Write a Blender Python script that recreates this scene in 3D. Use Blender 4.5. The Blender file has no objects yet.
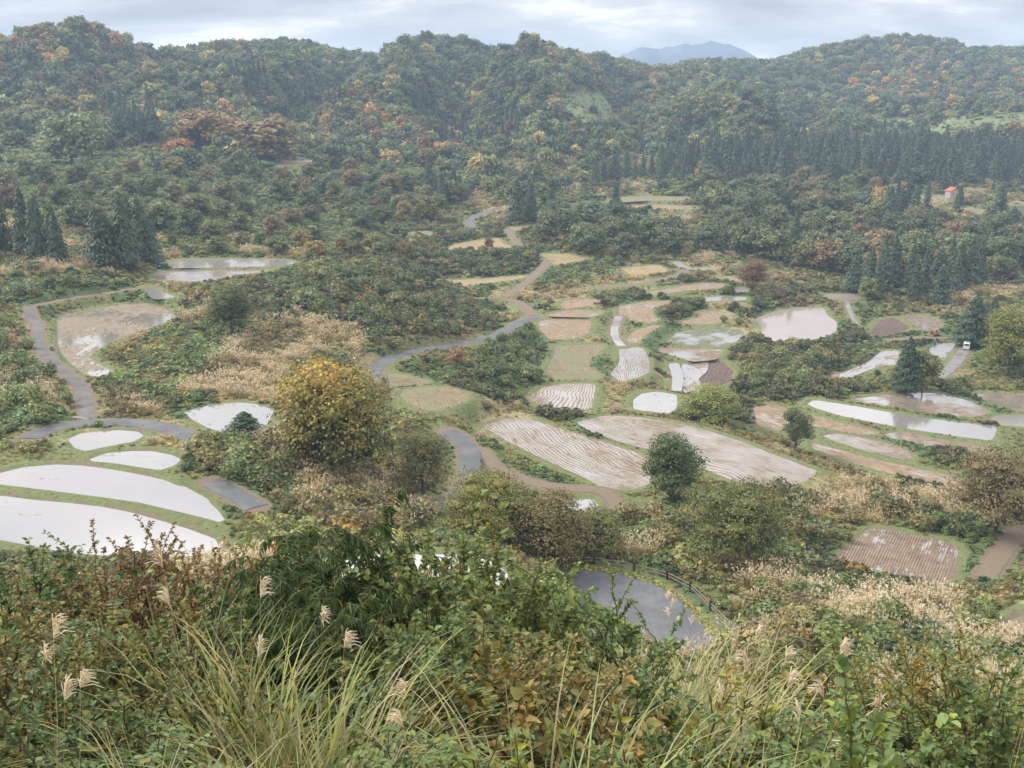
import bpy, math, random
import numpy as np
R = math.radians
sc = bpy.context.scene
COL = sc.collection
rng = np.random.default_rng(11)
random.seed(5)

# ------------------------------------------------------------------ camera model
F = 1000.0; W, H = 1024, 768
PITCH = math.atan(289.0/1000.0)
CP, SP = math.cos(PITCH), math.sin(PITCH)

def ray(px, py):
    """slopes X/Y and Z/Y of the sight line through a picture point"""
    a = (np.asarray(px, float)-512)/F; b = (np.asarray(py, float)-384)/F
    y = CP - b*SP
    return a/y, (-SP - b*CP)/y

def project(P):
    P = np.asarray(P, float)
    d = P[..., 1]*CP - P[..., 2]*SP
    up = P[..., 1]*SP + P[..., 2]*CP
    d = np.maximum(d, .01)
    return 512+F*P[..., 0]/d, 384-F*up/d

# ------------------------------------------------------------------ numpy noise
def _hash(ix, iy, s):
    n = (ix*374761393 + iy*668265263 + s*974634777) & 0x7fffffff
    n = ((n ^ (n >> 13))*1274126177) & 0x7fffffff
    return ((n ^ (n >> 16)) & 0xffff)/65535.0
def vnoise(x, y, s=0):
    ix = np.floor(x).astype(np.int64); iy = np.floor(y).astype(np.int64)
    fx = x-ix; fy = y-iy
    fx = fx*fx*(3-2*fx); fy = fy*fy*(3-2*fy)
    a = _hash(ix, iy, s); b = _hash(ix+1, iy, s); c = _hash(ix, iy+1, s); d = _hash(ix+1, iy+1, s)
    return (a*(1-fx)+b*fx)*(1-fy)+(c*(1-fx)+d*fx)*fy*1.0
def fbm(x, y, s=0, o=4):
    t = 0; a = .5; n = 0
    for i in range(o):
        t = t+a*vnoise(x*2**i, y*2**i, s+i*17); n += a; a *= .5
    return t/n*2-1
def sstep(a, b, x):
    t = np.clip((x-a)/(b-a), 0, 1); return t*t*(3-2*t)

# ------------------------------------------------------------------ terrain: control heights
ctl = []
for Yc in (-10, -4, 0, 4, 10, 20, 35, 52):
    for k in (-.6, -.3, -.1, 0, .05, .13, .3, .6):
        sl = np.interp(k, [-.1, 0, .05, .13, .6], [.50, .515, .55, .615, .60])
        z = -1.7-sl*max(Yc, 0)-.9*min(max(Yc, 0)/4, 1)
        if Yc < 0: z = -1.7-0.12*Yc*0.3
        ctl.append((k*(Yc+12), Yc, z))
PX = [(0,480,100),(100,480,100),(200,500,95),(0,530,88),(150,540,86),(400,575,80),(500,560,86),(-150,480,105),(-150,300,230),
(600,605,82),(690,648,73),
(0,430,125),(100,435,122),(130,460,110),(200,440,122),(230,415,132),(300,480,108),(300,430,130),(60,350,180),(120,330,195),
(20,310,205),(150,295,225),(170,280,240),(230,265,262),(60,270,235),(20,380,150),(200,350,175),(300,330,200),(380,290,240),(300,290,232),
(250,375,160),(380,370,185),(430,395,165),(455,440,140),(460,490,118),(530,450,142),(620,470,135),(690,440,150),(590,500,122),
(560,400,180),(655,402,182),(570,360,212),(630,360,215),(700,375,212),(690,340,240),(570,325,248),(580,303,275),(640,310,270),
(700,297,290),(800,325,262),(765,360,225),(860,365,225),(890,328,265),(925,322,272),(945,350,242),(840,297,300),(800,415,175),
(900,405,185),(960,430,170),(1020,400,190),(1020,440,165),(870,460,152),(960,485,140),(780,440,160),(760,475,138),(900,560,108),
(850,510,125),(720,560,95),(1000,540,112),(1010,640,72),(900,640,66),(800,640,62),(760,600,80),(820,600,80),(960,600,90),
(1024,480,145),(1150,450,165),(1150,350,240),(1150,600,90),(480,300,285),(470,283,310),(480,248,360),(570,258,345),(645,270,330),
(740,280,318),(700,265,345),(600,285,305),(400,270,270),(450,330,225),(500,225,420),(580,205,470),(700,240,400),(800,270,345),
(900,290,320),(1000,300,300),(1000,260,370),(850,240,420),(950,200,500),(1010,215,460),(850,195,520),(700,200,500),(650,180,560),
(950,188,545),(900,160,650),(750,160,640),(600,150,640),(500,190,510),(450,190,520),(430,160,600),(350,240,340),(250,235,330),
(150,250,285),(50,250,265),(50,210,340),(150,200,380),(250,200,410),(330,200,440),(50,165,470),(150,165,480),(250,165,500),
(340,170,520),(50,143,540),(150,140,560),(280,150,560),(380,165,570),(-150,150,500),(-150,220,330),(1150,200,520),(1150,130,850),
(920,125,850),(990,120,880),(800,120,850),(640,120,750),(540,120,720),(430,110,750),(300,110,760),(150,90,720),(50,80,700),
(-150,80,700),(480,75,860),(700,100,900),(870,80,1050)]
RIDGE = [(-200,40,950),(-90,44,950),(0,54,950),(50,68,950),(100,88,950),(150,76,980),(175,68,1000),(210,60,1020),(250,60,1020),(300,53,1020),
(350,64,1000),(400,57,980),(430,49,960),(480,52,960),(540,63,980),(600,70,1020),(640,76,1080),(670,76,1150),(700,80,1200),
(760,76,1250),(800,66,1230),(840,50,1200),(880,40,1180),(920,46,1200),(960,56,1230),(1000,60,1250),(1024,63,1250),(1200,60,1300)]
for px, py, Y in PX:
    a, b = ray(px, py); ctl.append((a*Y, Y, b*Y))
for px, py, Y in RIDGE:
    a, b = ray(px, py); ctl.append((a*Y, Y, b*Y))
    ctl.append((a*Y*1.22, Y*1.22, b*Y-55)); ctl.append((a*1800, 1800, -70))
ctl = np.array(ctl, float)
FAN = 12.0
def tcoord(X, Y):
    v = np.maximum(Y+FAN, .5)
    return 4*X/v, 1.5*np.log(v)
def _U(r2): return r2*np.log(r2+1e-12)*.5
_cx, _cy = tcoord(ctl[:, 0], ctl[:, 1])
n = len(ctl)
K = _U((_cx[:, None]-_cx)**2+(_cy[:, None]-_cy)**2)+np.eye(n)*.004
A = np.zeros((n+3, n+3)); A[:n, :n] = K; A[:n, n] = 1; A[:n, n+1] = _cx; A[:n, n+2] = _cy; A[n:, :n] = A[:n, n:].T
_w = np.linalg.solve(A, np.concatenate([ctl[:, 2], [0, 0, 0]]))
def base_h(X, Y):
    X = np.atleast_1d(np.asarray(X, float)); Y = np.atleast_1d(np.asarray(Y, float)); sh = X.shape
    X = X.ravel(); Y = Y.ravel(); out = np.empty(len(X))
    for i in range(0, len(X), 60000):
        x = X[i:i+60000]; y = Y[i:i+60000]; a, b = tcoord(x, y)
        k = _U((a[:, None]-_cx)**2+(b[:, None]-_cy)**2)
        out[i:i+60000] = k@_w[:n]+_w[n]+_w[n+1]*a+_w[n+2]*b
    # spurs and gullies of the far hills, small unevenness everywhere
    hill = sstep(560, 760, Y)
    sp = fbm(X/150+.3*fbm(X/90, Y/90, 5), Y/330, 3, 4)
    rid = 1-np.abs(sp)*2.2
    ph = X/135+.55*fbm(X/210, Y/260, 15, 2)+.25*fbm(X/60, Y/90, 16, 2); tri = 1-np.abs(2*(ph-np.floor(ph))-1)
    out += sstep(600, 740, Y)*(1-.86*sstep(800, 950, Y+.12*np.abs(X)))*(tri-.45)*44
    out += hill*(rid-.3)*13*(1-.8*sstep(800, 960, Y))
    out += fbm(X/28, Y/28, 9, 3)*1.2*sstep(20, 90, Y)*(1-hill)+fbm(X/3.1, Y/3.1, 21, 2)*.18
    out += sstep(330, 520, Y)*(1-hill)*fbm(X/60, Y/70, 31, 3)*4
    return out.reshape(sh)

# fan-shaped grid, fine where the terraces are
vs = [3.0]
while vs[-1] < 1850:
    v = vs[-1]
    s = np.clip(.02*v, .2, .6) if v < 84 else (.42 if v < 160 else (.62 if v < 360 else .62+(v-360)*.006))
    vs.append(v+s)
vs = np.array(vs); NU = 860
us = np.linspace(-.74, .74, NU)
GY = (vs-FAN)[:, None]*np.ones(NU)[None]
GX = vs[:, None]*us[None]
GZ = base_h(GX, GY)
NV = len(vs)

def sample(G, X, Y):
    X = np.asarray(X, float); Y = np.asarray(Y, float)
    v = Y+FAN; u = X/np.maximum(v, .5)
    j = np.clip((u-us[0])/(us[1]-us[0]), 0, NU-1.001); i = np.clip(np.interp(v, vs, np.arange(NV)), 0, NV-1.001)
    i0 = i.astype(int); j0 = j.astype(int); fi = i-i0; fj = j-j0
    return (G[i0, j0]*(1-fj)+G[i0, j0+1]*fj)*(1-fi)+(G[i0+1, j0]*(1-fj)+G[i0+1, j0+1]*fj)*fi
def ground(X, Y): return sample(GZ, X, Y)
_T = np.concatenate([np.arange(3, 60, .4), np.arange(60, 400, .5), np.arange(400, 1500, 2.)])
def cast(px, py, ymin=55.0):
    """first meeting of the sight line with the ground, at a distance of at least ymin"""
    a, b = ray(px, py)
    T = _T[_T > ymin]
    d = ground(a*T, T)-b*T
    k = np.argmax(d > 0)
    if not (d > 0).any(): T_ = T[-1]
    elif k == 0: T_ = T[0]
    else:
        t = -d[k-1]/(d[k]-d[k-1]); T_ = T[k-1]+t*(T[k]-T[k-1])
    return np.array([a*T_, T_, b*T_])

def chaikin(P, k=2, closed=True, c=.25):
    P = np.asarray(P, float)
    for _ in range(k):
        Q = np.roll(P, -1, 0) if closed else P[1:]
        B = P if closed else P[:-1]
        N = np.empty((len(B)*2, P.shape[1])); N[0::2] = B*(1-c)+Q*c; N[1::2] = B*c+Q*(1-c)
        if not closed: N = np.vstack([P[:1], N, P[-1:]])
        P = N
    return P
def inside(X, Y, P):
    c = np.zeros(np.shape(X), bool); j = len(P)-1
    for i in range(len(P)):
        x0, y0 = P[i][:2]; x1, y1 = P[j][:2]
        if y0 != y1:
            c ^= ((y0 > Y) != (y1 > Y)) & (X < (x1-x0)*(Y-y0)/(y1-y0)+x0)
        j = i
    return c
def dist_poly(X, Y, P, closed=True):
    d = np.full(np.shape(X), 1e9); idx = np.zeros(np.shape(X)); m = len(P)
    for i in range(m if closed else m-1):
        ax, ay = P[i][:2]; bx, by = P[(i+1) % m][:2]
        L = (bx-ax)**2+(by-ay)**2+1e-9
        t = np.clip(((X-ax)*(bx-ax)+(Y-ay)*(by-ay))/L, 0, 1)
        e = np.hypot(X-ax-t*(bx-ax), Y-ay-t*(by-ay))
        k = e < d; d = np.where(k, e, d); idx = np.where(k, i+t, idx)
    return d, idx
# ------------------------------------------------------------------ fields (picture outlines, laid on level ground)
# (name, kind of surface, label, outline)
FLD = [
('rice_field','mudstub','stubble paddy with a shining puddle at its lower corner, by the steep farm track on the left',[(60,316),(83,311),(120,305),(152,303),(160,307),(175,316),(160,324),(140,331),(118,337),(100,347),(86,357),(100,366),(117,374),(100,376),(83,374),(58,365),(60,342),(59,327)]),
('rice_field','water','tiny flooded corner between the dirt track and the far left ponds',[(146,286),(153,288),(160,292),(174,297),(157,299),(150,294)]),
('flooded_paddy','water','far strip of the flooded pair beside the small green tractor',[(170,264),(175,260),(234,259),(284,259.5),(294,263),(281,266),(234,267),(173,268)]),
('flooded_paddy','muddy','near strip of the flooded pair below the small green tractor, ragged with mud',[(153,275),(163,271),(187,270),(234,271),(277,269.5),(254,273),(220,279),(200,282),(155,280)]),
('flooded_paddy','silver','silvery flooded paddy just left of the big autumn tree',[(186,413),(192,410),(212,405),(240,403),(256,405),(271,410),(268,422),(250,433),(228,433),(210,427),(196,420)]),
('flooded_paddy','water','small oval flooded paddy inside the bend of the left road',[(71,439),(82,434),(100,432),(118,431),(136,432.5),(141,436),(132,441),(115,444),(100,447),(86,450),(77,447)]),
('flooded_paddy','silver','narrow oval paddy of grey water with brown weed, just above the long crescent pond',[(91,460),(107,454),(130,452),(150,452),(170,456),(178,460),(172,465),(160,469),(140,466),(115,462)]),
('flooded_paddy','water','long crescent of bright water with a pointed right end, upper of the two on the left',[(-30,484),(0,474),(25,468),(55,465.5),(80,466.5),(110,470.5),(140,476),(162,481),(180,489),(200,500),(215,512),(222,521),(210,517.5),(175,509),(140,501),(100,495.5),(50,489),(0,483),(-30,488)]),
('flooded_paddy','water','lower bright crescent of water nearest the camera on the left, partly behind red leaves',[(-40,497),(0,497),(30,501),(65,504),(100,508),(130,514),(160,522.5),(185,530),(212,540),(216,550),(190,555),(130,556),(62,550),(25,542.5),(0,538),(-40,534)]),
('flooded_paddy','water','flooded paddy glimpsed through the dark bushes left of the curving grey road',[(335,566),(350,560),(378,556),(455,556),(490,562),(505,575),(495,590),(440,600),(380,597),(345,584)]),
('rice_field','dry','little greenish dry terrace at the inner bend of the middle road',[(385,374),(405,375),(430,382),(420,386),(392,386)]),
('rice_field','dry','rounded dry terrace ringed with green, right of the big autumn tree',[(405,390),(427,387),(450,387.5),(466,392),(465,400),(450,406),(430,410),(410,404),(402,395)]),
('rice_field','gold','golden cut field on top of the round scrubby mound',[(542,254),(567,254),(588,259),(574,262),(556,265),(548,259)]),
('rice_field','gold','golden cut field right of the round scrubby mound, by the far road',[(622,268),(659,265),(668,271),(651,274),(632.5,276)]),
('rice_field','stub','topmost of the three small tan fields stacked behind the green knoll',[(561,304),(569,300),(595,299),(599,301.5),(586,306),(565,309)]),
('rice_field','stub','thin tan field in the middle of the three stacked behind the green knoll',[(556,313),(572.5,310),(600.6,311),(600.6,313),(589,317),(550,316)]),
('rice_field','stub','lowest of the three stacked tan fields, pale wet strip at its near edge',[(539,322),(548,318.5),(589,320),(590,325),(586,334),(574,338),(551,339.6),(541,329)]),
('rice_field','dry','olive brown field notched by a bush on its right, below the stacked tan fields',[(556.5,345.6),(600.6,344.7),(602.5,347.5),(589,359),(586.6,366),(600.6,374),(595,379),(572.5,379.4),(557.5,380),(548,370),(555.6,355)]),
('rice_field','wetgrey','grey rutted field at the foot of the pale wet channel',[(620,349),(627,346.6),(642,348.4),(647.5,359),(647.5,372),(636,377.5),(621,381),(612,374),(621,362.5)]),
('rice_field','stub','tan hooked field right of the pale wet channel',[(620,306),(647.5,301.6),(674,301.6),(651,308),(651,314.7),(658,320),(649,323),(632.5,320),(620,314.7)]),
('rice_field','stub','narrow curved pink tan field below the hooked tan field',[(628,338),(636,330.6),(655,325),(659,326),(646,333.4),(640,339),(636,343),(628,341)]),
('pond','pond','large round pond of pale brown water on the raised terrace',[(756,319),(771,312.5),(796,308),(822,307.5),(826,315),(836,322.5),(835,331),(824,336.5),(803,341),(784,342.5),(771,340.6),(763,334),(762,326)]),
('flooded_paddy','water','thin whitish water strip behind the dark scrub left of the round pond',[(694,298.4),(715,296.6),(745,297),(745,299.8),(704,301)]),
('flooded_paddy','water','tiny white pool below the red brown tree',[(734,290),(741,288),(748,289.6),(746,292),(736,292)]),
('rice_field','stub','tan field tucked behind dark scrub, left of the round pond',[(681,322),(698,318),(702,311.6),(720.6,311.6),(734,317),(722.5,321),(711,323.8),(683,323.8)]),
('rice_field','wetgreen','wet paddy with green regrowth just left below the round pond',[(668,342.5),(679,332),(702,329.4),(739,329.4),(744,334),(734,342),(720.6,346),(696,345)]),
('rice_field','puddle','olive paddy with muddy puddles below the wet green one',[(659,348),(720.6,349.5),(720,353),(713,359),(692.5,361),(670,354),(662,352)]),
('flooded_paddy','muddy','broken muddy water paddy beside the bare brown earth patch',[(683,363.5),(706,363),(704,371),(695,379),(702,387.5),(707,391),(685,394),(682.5,380)]),
('ditch_water','water','narrow white water channel left of the muddy water paddy',[(670,364),(676,363.5),(679,372),(680.5,380),(678,391),(673,390),(674,378)]),
('bare_field','soil','bare brown earth patch with a pale rim, centre right',[(698.7,380),(709.5,361),(722,361.7),(732,371.7),(728.7,381.7),(715,386.7)]),
('rice_field','stub','far tan strip left of the red brown tree',[(715,277),(760,277),(761,282),(743,283.5),(728,281)]),
('rice_field','stub','long far tan strip curving below the far road',[(649,292),(704,283),(724,284),(720.6,288),(685,290.5),(657,294.7)]),
('rice_field','wetstub','small striped wet stubble field above the two big striped ones',[(529,397.5),(545,387.5),(565,384),(594,384),(592.5,395),(590,407.5),(570,413),(552,409),(537,402.5)]),
('flooded_paddy','silver','small pinkish white flooded square right of centre',[(635,400),(642.5,394),(657.5,392),(675,395),(675.5,407.5),(667.5,413),(650,411),(635,409)]),
('rice_field','wetstub','big striped wet stubble field in the centre, left of the pair, with standing water at its right end',[(484,426),(507,419),(527.5,419),(570,432.5),(610,445),(645,456),(650,482),(630,489),(605,487.5),(582.5,475),(565,467.5),(532.5,452.5),(507.5,440)]),
('rice_field','wetstub','big striped stubble field right of the pair, its near corner behind the round dark tree',[(577.5,422.5),(605,416),(632.5,417),(662.5,421),(695,427.5),(726,437.5),(740,442),(770,454),(797,464),(815,471),(802,481),(770,490),(745,484),(720,474),(690,462),(645,447.5),(630,444),(595,432.5)]),
('rice_field','wetgreen','small wet grassy paddy below the brown track bend',[(560,499),(570,494),(600,492.5),(609,507.5),(590,512.5),(570,511)]),
('flooded_paddy','water','long straight strip of bright water on the right',[(809,404),(815,400.5),(852,406),(902,415),(952,422),(996,427),(990,440),(952,435),(890,425),(840,415),(817,408)]),
('rice_field','puddle','spindle shaped reddish paddy with white puddles just above the long bright strip',[(850,400),(890,395),(920,393),(940,394),(965,400),(985,409),(986,413),(975,416),(952,416),(920,410),(880,404.5)]),
('rice_field','puddle','reddish wet paddy cut by the right edge of the view',[(975,395),(990,393.5),(1030,396),(1060,400),(1060,412),(1020,411),(997,405)]),
('flooded_paddy','water','short bright flooded paddy at the right edge of the view',[(988,422),(997,415.5),(1024,416),(1060,418),(1060,430),(1024,426),(1000,425)]),
('rice_field','stub','tan stubble strip behind the small round tree, just below the long bright strip',[(755,407.5),(772.5,405.5),(787.5,409),(822.5,418.5),(852.5,426),(879,433),(860,433.5),(822.5,427),(797.5,422.5),(777.5,430),(759,425)]),
('rice_field','wetstub','short striped pale field with a rounded right end, two strips below the bright water',[(824,436),(840,434),(870,440),(895,446),(907.5,452.5),(910,459),(890,456),(865,450),(840,442)]),
('rice_field','puddle','thin muddy white strip right below the long bright water',[(886,435),(900,431.5),(920,435),(930,438.5),(965,443.5),(992.5,449),(992.5,452.5),(965,449),(927.5,445.5),(910,441),(895,438)]),
('rice_field','stub','long tan field running down to the right from the small round tree',[(812.5,443.5),(845,452),(880,461),(915,468.5),(950,476),(972.5,485),(960,490),(935,482.5),(900,475),(865,466),(835,456),(815,448.5)]),
('rice_field','rows','single square stubble field with straight rows, alone on the lower right',[(870.5,530),(888,531),(918,536),(953,545),(955.5,555),(945.5,575),(940.5,587.5),(918,587.5),(888,585),(850.5,575),(835.5,562.5),(853,546)]),
('bare_field','dry','bare reddish patch at the right edge, low in the view',[(1005,628),(1024,617),(1050,614),(1050,640),(1015,634)]),
('bare_field','soil','freshly tilled brown field shaped like a wedge, left of the orange digger',[(872,332),(881,320),(894,318),(909,327),(905,330),(887.5,335),(874,336)]),
('bare_field','puddle','brown field with a white pool at its far corner, beside the orange digger',[(906,317),(922.5,315.5),(940,321),(943,325),(933,331),(922.5,329),(910,322)]),
('flooded_paddy','muddy','tapering white flooded paddy left of the lone dark conifer',[(833,375),(850,370.6),(870,362),(883,351),(898,351),(896,360),(894,364),(876.6,366),(844,379),(833,378)]),
('flooded_paddy','water','small white flooded paddy below the white van',[(929,350),(940,344),(953,343),(958.6,346.6),(953,355),(946.6,359.7),(933.5,354)]),
('flooded_paddy','pond','small half white half tan pool behind the round pond',[(825,294),(861,294.5),(862,298.5),(848,300.6),(828,298.5)]),
('rice_field','gold','tan cut field above the dark scrubby bank, with one rusty bush on it',[(447.5,249),(455,244.5),(475,241),(497.5,238),(502.5,244),(519,247.5),(495,250),(447.5,252.5)]),
('rice_field','gold','long thin tan terrace below the dark scrubby bank',[(410,280),(440,281),(482.5,279),(520,276),(530,276),(510,280),(477.5,284.5),(447.5,288),(425,285)]),
('rice_field','stub','small tan patch beside the far track junction',[(510,227.5),(534,225),(530,230),(512.5,231)]),
('rice_field','dry','dull brown strip far off, left of the grey far road',[(377.5,235),(430,231),(430,236),(385,239)]),
('rice_field','green','pale green field beyond the two small cedars, centre',[(559,206),(595,201),(609,204),(582.5,211),(565,214)]),
('rice_field','dry','small tan patch just behind the end of the middle road',[(506,305),(532.5,305),(530,310),(515,311.5)]),
('rice_field','dry','tan field left of the red roofed hut',[(918,194),(948,195.5),(947,201),(920.5,201)]),
('rice_field','dry','small tan field below the red roofed hut',[(965.5,207.5),(983,209.5),(982,215),(965.5,212.5)]),
('rice_field','green','pale green field right of the red roofed hut, at the picture edge',[(1005,206),(1050,205),(1050,216),(1008,214)]),
('rice_field','dry','pale strip at the right edge below the green field',[(1014,224),(1050,224),(1050,228),(1014,228)]),
('rice_field','stub','pale tan cutting far up the slope above the left woods',[(262,164),(290,161),(312,160),(310,164),(285,166)]),
('rice_field','dry','pale brown terraces right of the two small cedars, centre',[(610,199),(640,196),(690,197),(690,200),(640,201),(612,203)]),
('rice_field','stub','tan terrace strip in front of the small dark cedar, centre',[(612,206),(640,204),(692,206),(690,210),(640,209),(615,210)]),
]
PAD = [(538,566),(600,570),(640,577),(672,589),(695,605),(710,620),(718,640),(714,654),(694,662),(655,641),(618,614),(580,592),(550,579)]

def grow(P, d):
    c = P.mean(0); out = []
    m = len(P)
    area = .5*np.sum(P[:, 0]*np.roll(P[:, 1], -1)-np.roll(P[:, 0], -1)*P[:, 1]); sg = 1 if area > 0 else -1
    for i in range(m):
        t = P[(i+1) % m]-P[i-1]; t = t/(np.hypot(*t)+1e-9)
        out.append(P[i]+sg*d*np.array([t[1], -t[0]]))
    return np.array(out)
fields = []
ADJ = {}
def level_of(poly):
    P = np.array(poly, float); c = P.mean(0)
    return cast(c[0], c[1])[2]
for k, (nm, kd, lb, poly) in enumerate(FLD):
    z = level_of(poly)+ADJ.get(k, 0)
    Q = chaikin(chaikin(poly, 1, c=.07), 1, c=.2)
    a, b = ray(Q[:, 0], Q[:, 1]); Y = z/b
    fields.append(dict(name=nm, kind=kd, label=lb, z=z, P=grow(np.stack([a*Y, Y], 1), .35)))
padz = level_of(PAD)
Q = chaikin(PAD, 2); a, b = ray(Q[:, 0], Q[:, 1]); Yp = padz/b
pad = dict(name='road', kind='pad', z=padz, P=np.stack([a*Yp, Yp], 1))
allflat = fields+[pad]

WS = np.zeros_like(GZ); WZ = np.zeros_like(GZ)
FD = np.full(GZ.shape, 99.0)       # distance to the nearest field edge (negative inside)
LV = np.zeros_like(GZ)
for f in allflat:
    P = f['P']; m = 14
    ii = np.where((vs-FAN > P[:, 1].min()-m) & (vs-FAN < P[:, 1].max()+m))[0]
    if not len(ii): continue
    i0, i1 = ii[0], ii[-1]+1
    vv = vs[i0:i1]; ulo = (P[:, 0].min()-m)/(vv[0] if P[:, 0].min()-m < 0 else vv[-1]); uhi = (P[:, 0].max()+m)/(vv[-1] if P[:, 0].max()+m < 0 else vv[0])
    jj = np.where((us > ulo) & (us < uhi))[0]
    if not len(jj): continue
    j0, j1 = jj[0], jj[-1]+1
    X = GX[i0:i1, j0:j1]; Y = GY[i0:i1, j0:j1]
    d, _ = dist_poly(X, Y, P); ins = inside(X, Y, P); d = np.where(ins, -d, d)
    f['win'] = (i0, i1, j0, j1)
    dp = np.maximum(d, 0)
    w = np.where(dp < m, (1-dp/m)**2/(dp**2+.03), 0)
    WS[i0:i1, j0:j1] += w; WZ[i0:i1, j0:j1] += w*f['z']
    cur = FD[i0:i1, j0:j1]; near = d < cur
    FD[i0:i1, j0:j1] = np.where(near, d, cur); LV[i0:i1, j0:j1] = np.where(near, f['z'], LV[i0:i1, j0:j1])
w0 = 1/36.
GZ = (GZ*w0+WZ)/(w0+WS)
edge = np.clip(FD/.7, -1, 1)*.16
GZ = np.where(FD < 0, LV+edge-.0, GZ+edge*np.exp(-np.maximum(FD-.6, 0)**2/1.2)*1.3)

# ------------------------------------------------------------------ roads
ROAD = [
('road','steep narrow tarred farm track climbing past the puddled paddy on the left','oldtar',2.0,[(31,306),(28,314),(37,322),(39,332),(37,340),(45,355),(57,367),(75,379),(84,393),(86,408),(88,420)]),
('dirt_track','brown dirt track along the foot of the leafy bank on the left','dirt',1.9,[(143,287),(120,291),(100,294),(75,297.5),(50,302),(33,306)]),
('road','grey road curving round the small oval paddies on the left','tar',2.8,[(28,438),(45,430),(72,423.5),(112,421.5),(150,424),(175,430),(192,436),(206,442),(216,447)]),
('road','short piece of grey road showing beside the pointed end of the crescent pond','tar',2.4,[(212,481.5),(222,487),(236,494),(247,501),(256,507)]),
('road','grey road sweeping through the middle of the terraces','tar',2.9,[(371,384),(373,377),(375,369),(381,362),(395,356),(420,350),(455,344),(485,339),(500,334),(511,327),(522,320),(541,317)]),
('dirt_track','pale dirt track from the end of the middle road to the mound','dirt',2.2,[(532,315),(529,309),(515,300),(495,297),(475,299),(465,299.5)]),
('dirt_track','pale dirt track climbing left of the scrubby mound','dirt',2.6,[(503,297),(525,284),(540,270),(548,261)]),
('road','far grey lane left of the two small cedars','tar',3.2,[(472,228),(467,221),(482,213),(500,208)]),
('dirt_track','far dirt track beside the tan cut field','dirt',2.4,[(519,246),(512,237),(508,229)]),
('road','grey lane dropping behind the big autumn tree to the lower terraces','tar',3.0,[(447,431),(460,438),(468,448),(471,462),(469,475),(464,487),(455,497),(442,504),(425,508)]),
('farm_track','pale concrete track on the right where the white van stands','conc',2.6,[(970,341),(966,348),(960,356),(953,366),(940,376),(928,383)]),
('dirt_track','dirt track from the van to the tilled brown fields','dirt',2.2,[(968,341),(955,338),(930,337),(905,338.5),(885,340)]),
('road','far pale road bending behind the golden fields','conc',3.2,[(677,262),(684,268),(698,269.5),(719,268.5)]),
('dirt_track','far dirt lane along the foot of the scrubby mound','dirt',2.4,[(684,270),(683,275),(665,278),(640,284),(610,287),(595,288)]),
('dirt_track','brown muddy track rounding the big striped field','dirt',2.0,[(481,450),(490,462),(502,471),(532,483),(570,488.5),(600,489),(613,498),(619,510)]),
('dirt_track','pale wet channel bed running down to the grey rutted field','wet',2.0,[(619,316),(616,324),(614,331),(616,339),(622,346)]),
('dirt_track','thin pale path between the round pond and the leafy slope','conc',1.2,[(847,301),(849,310),(853,318),(857,324)]),
('dirt_track','worn earth slope at the right edge above the square field','dirt',2.2,[(1022,530),(1008,545),(996,560),(985,578)]),
]
SOIL = np.zeros_like(GZ); RD = np.full(GZ.shape, 99.0)
roads = []
for nm, lb, kd, wd, pts in ROAD:
    P = np.array([cast(x, y) for x, y in pts])
    z = P[:, 2].copy()
    for _ in range(6): z[1:-1] = .25*z[:-2]+.5*z[1:-1]+.25*z[2:]
    px = np.array(pts, float); a, b = ray(px[:, 0], px[:, 1]); Y = z/b
    # keep the sight line but do not let smoothing push points far along it
    Y = np.clip(Y, P[:, 1]-6, P[:, 1]+6)
    P = np.stack([a*Y, Y, z], 1)
    P = chaikin(P, 3, closed=False)
    roads.append(dict(name=nm, label=lb, kind=kd, w=wd, P=P))
    m = 5
    box = (GX > P[:, 0].min()-m) & (GX < P[:, 0].max()+m) & (GY > P[:, 1].min()-m) & (GY < P[:, 1].max()+m)
    X = GX[box]; Y = GY[box]
    d, t = dist_poly(X, Y, P, closed=False)
    zi = np.interp(t, np.arange(len(P)), P[:, 2])
    k = 1-sstep(wd/2+.35, wd/2+2.6, d)
    GZ[box] = GZ[box]*(1-k)+(zi-.06)*k
    RD[box] = np.minimum(RD[box], d-wd/2)
    SOIL[box] = np.maximum(SOIL[box], 1-sstep(wd/2+.1, wd/2+1.0, d))
print('fields', len(fields), 'pad z', padz, 'grid', GZ.shape)
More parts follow.
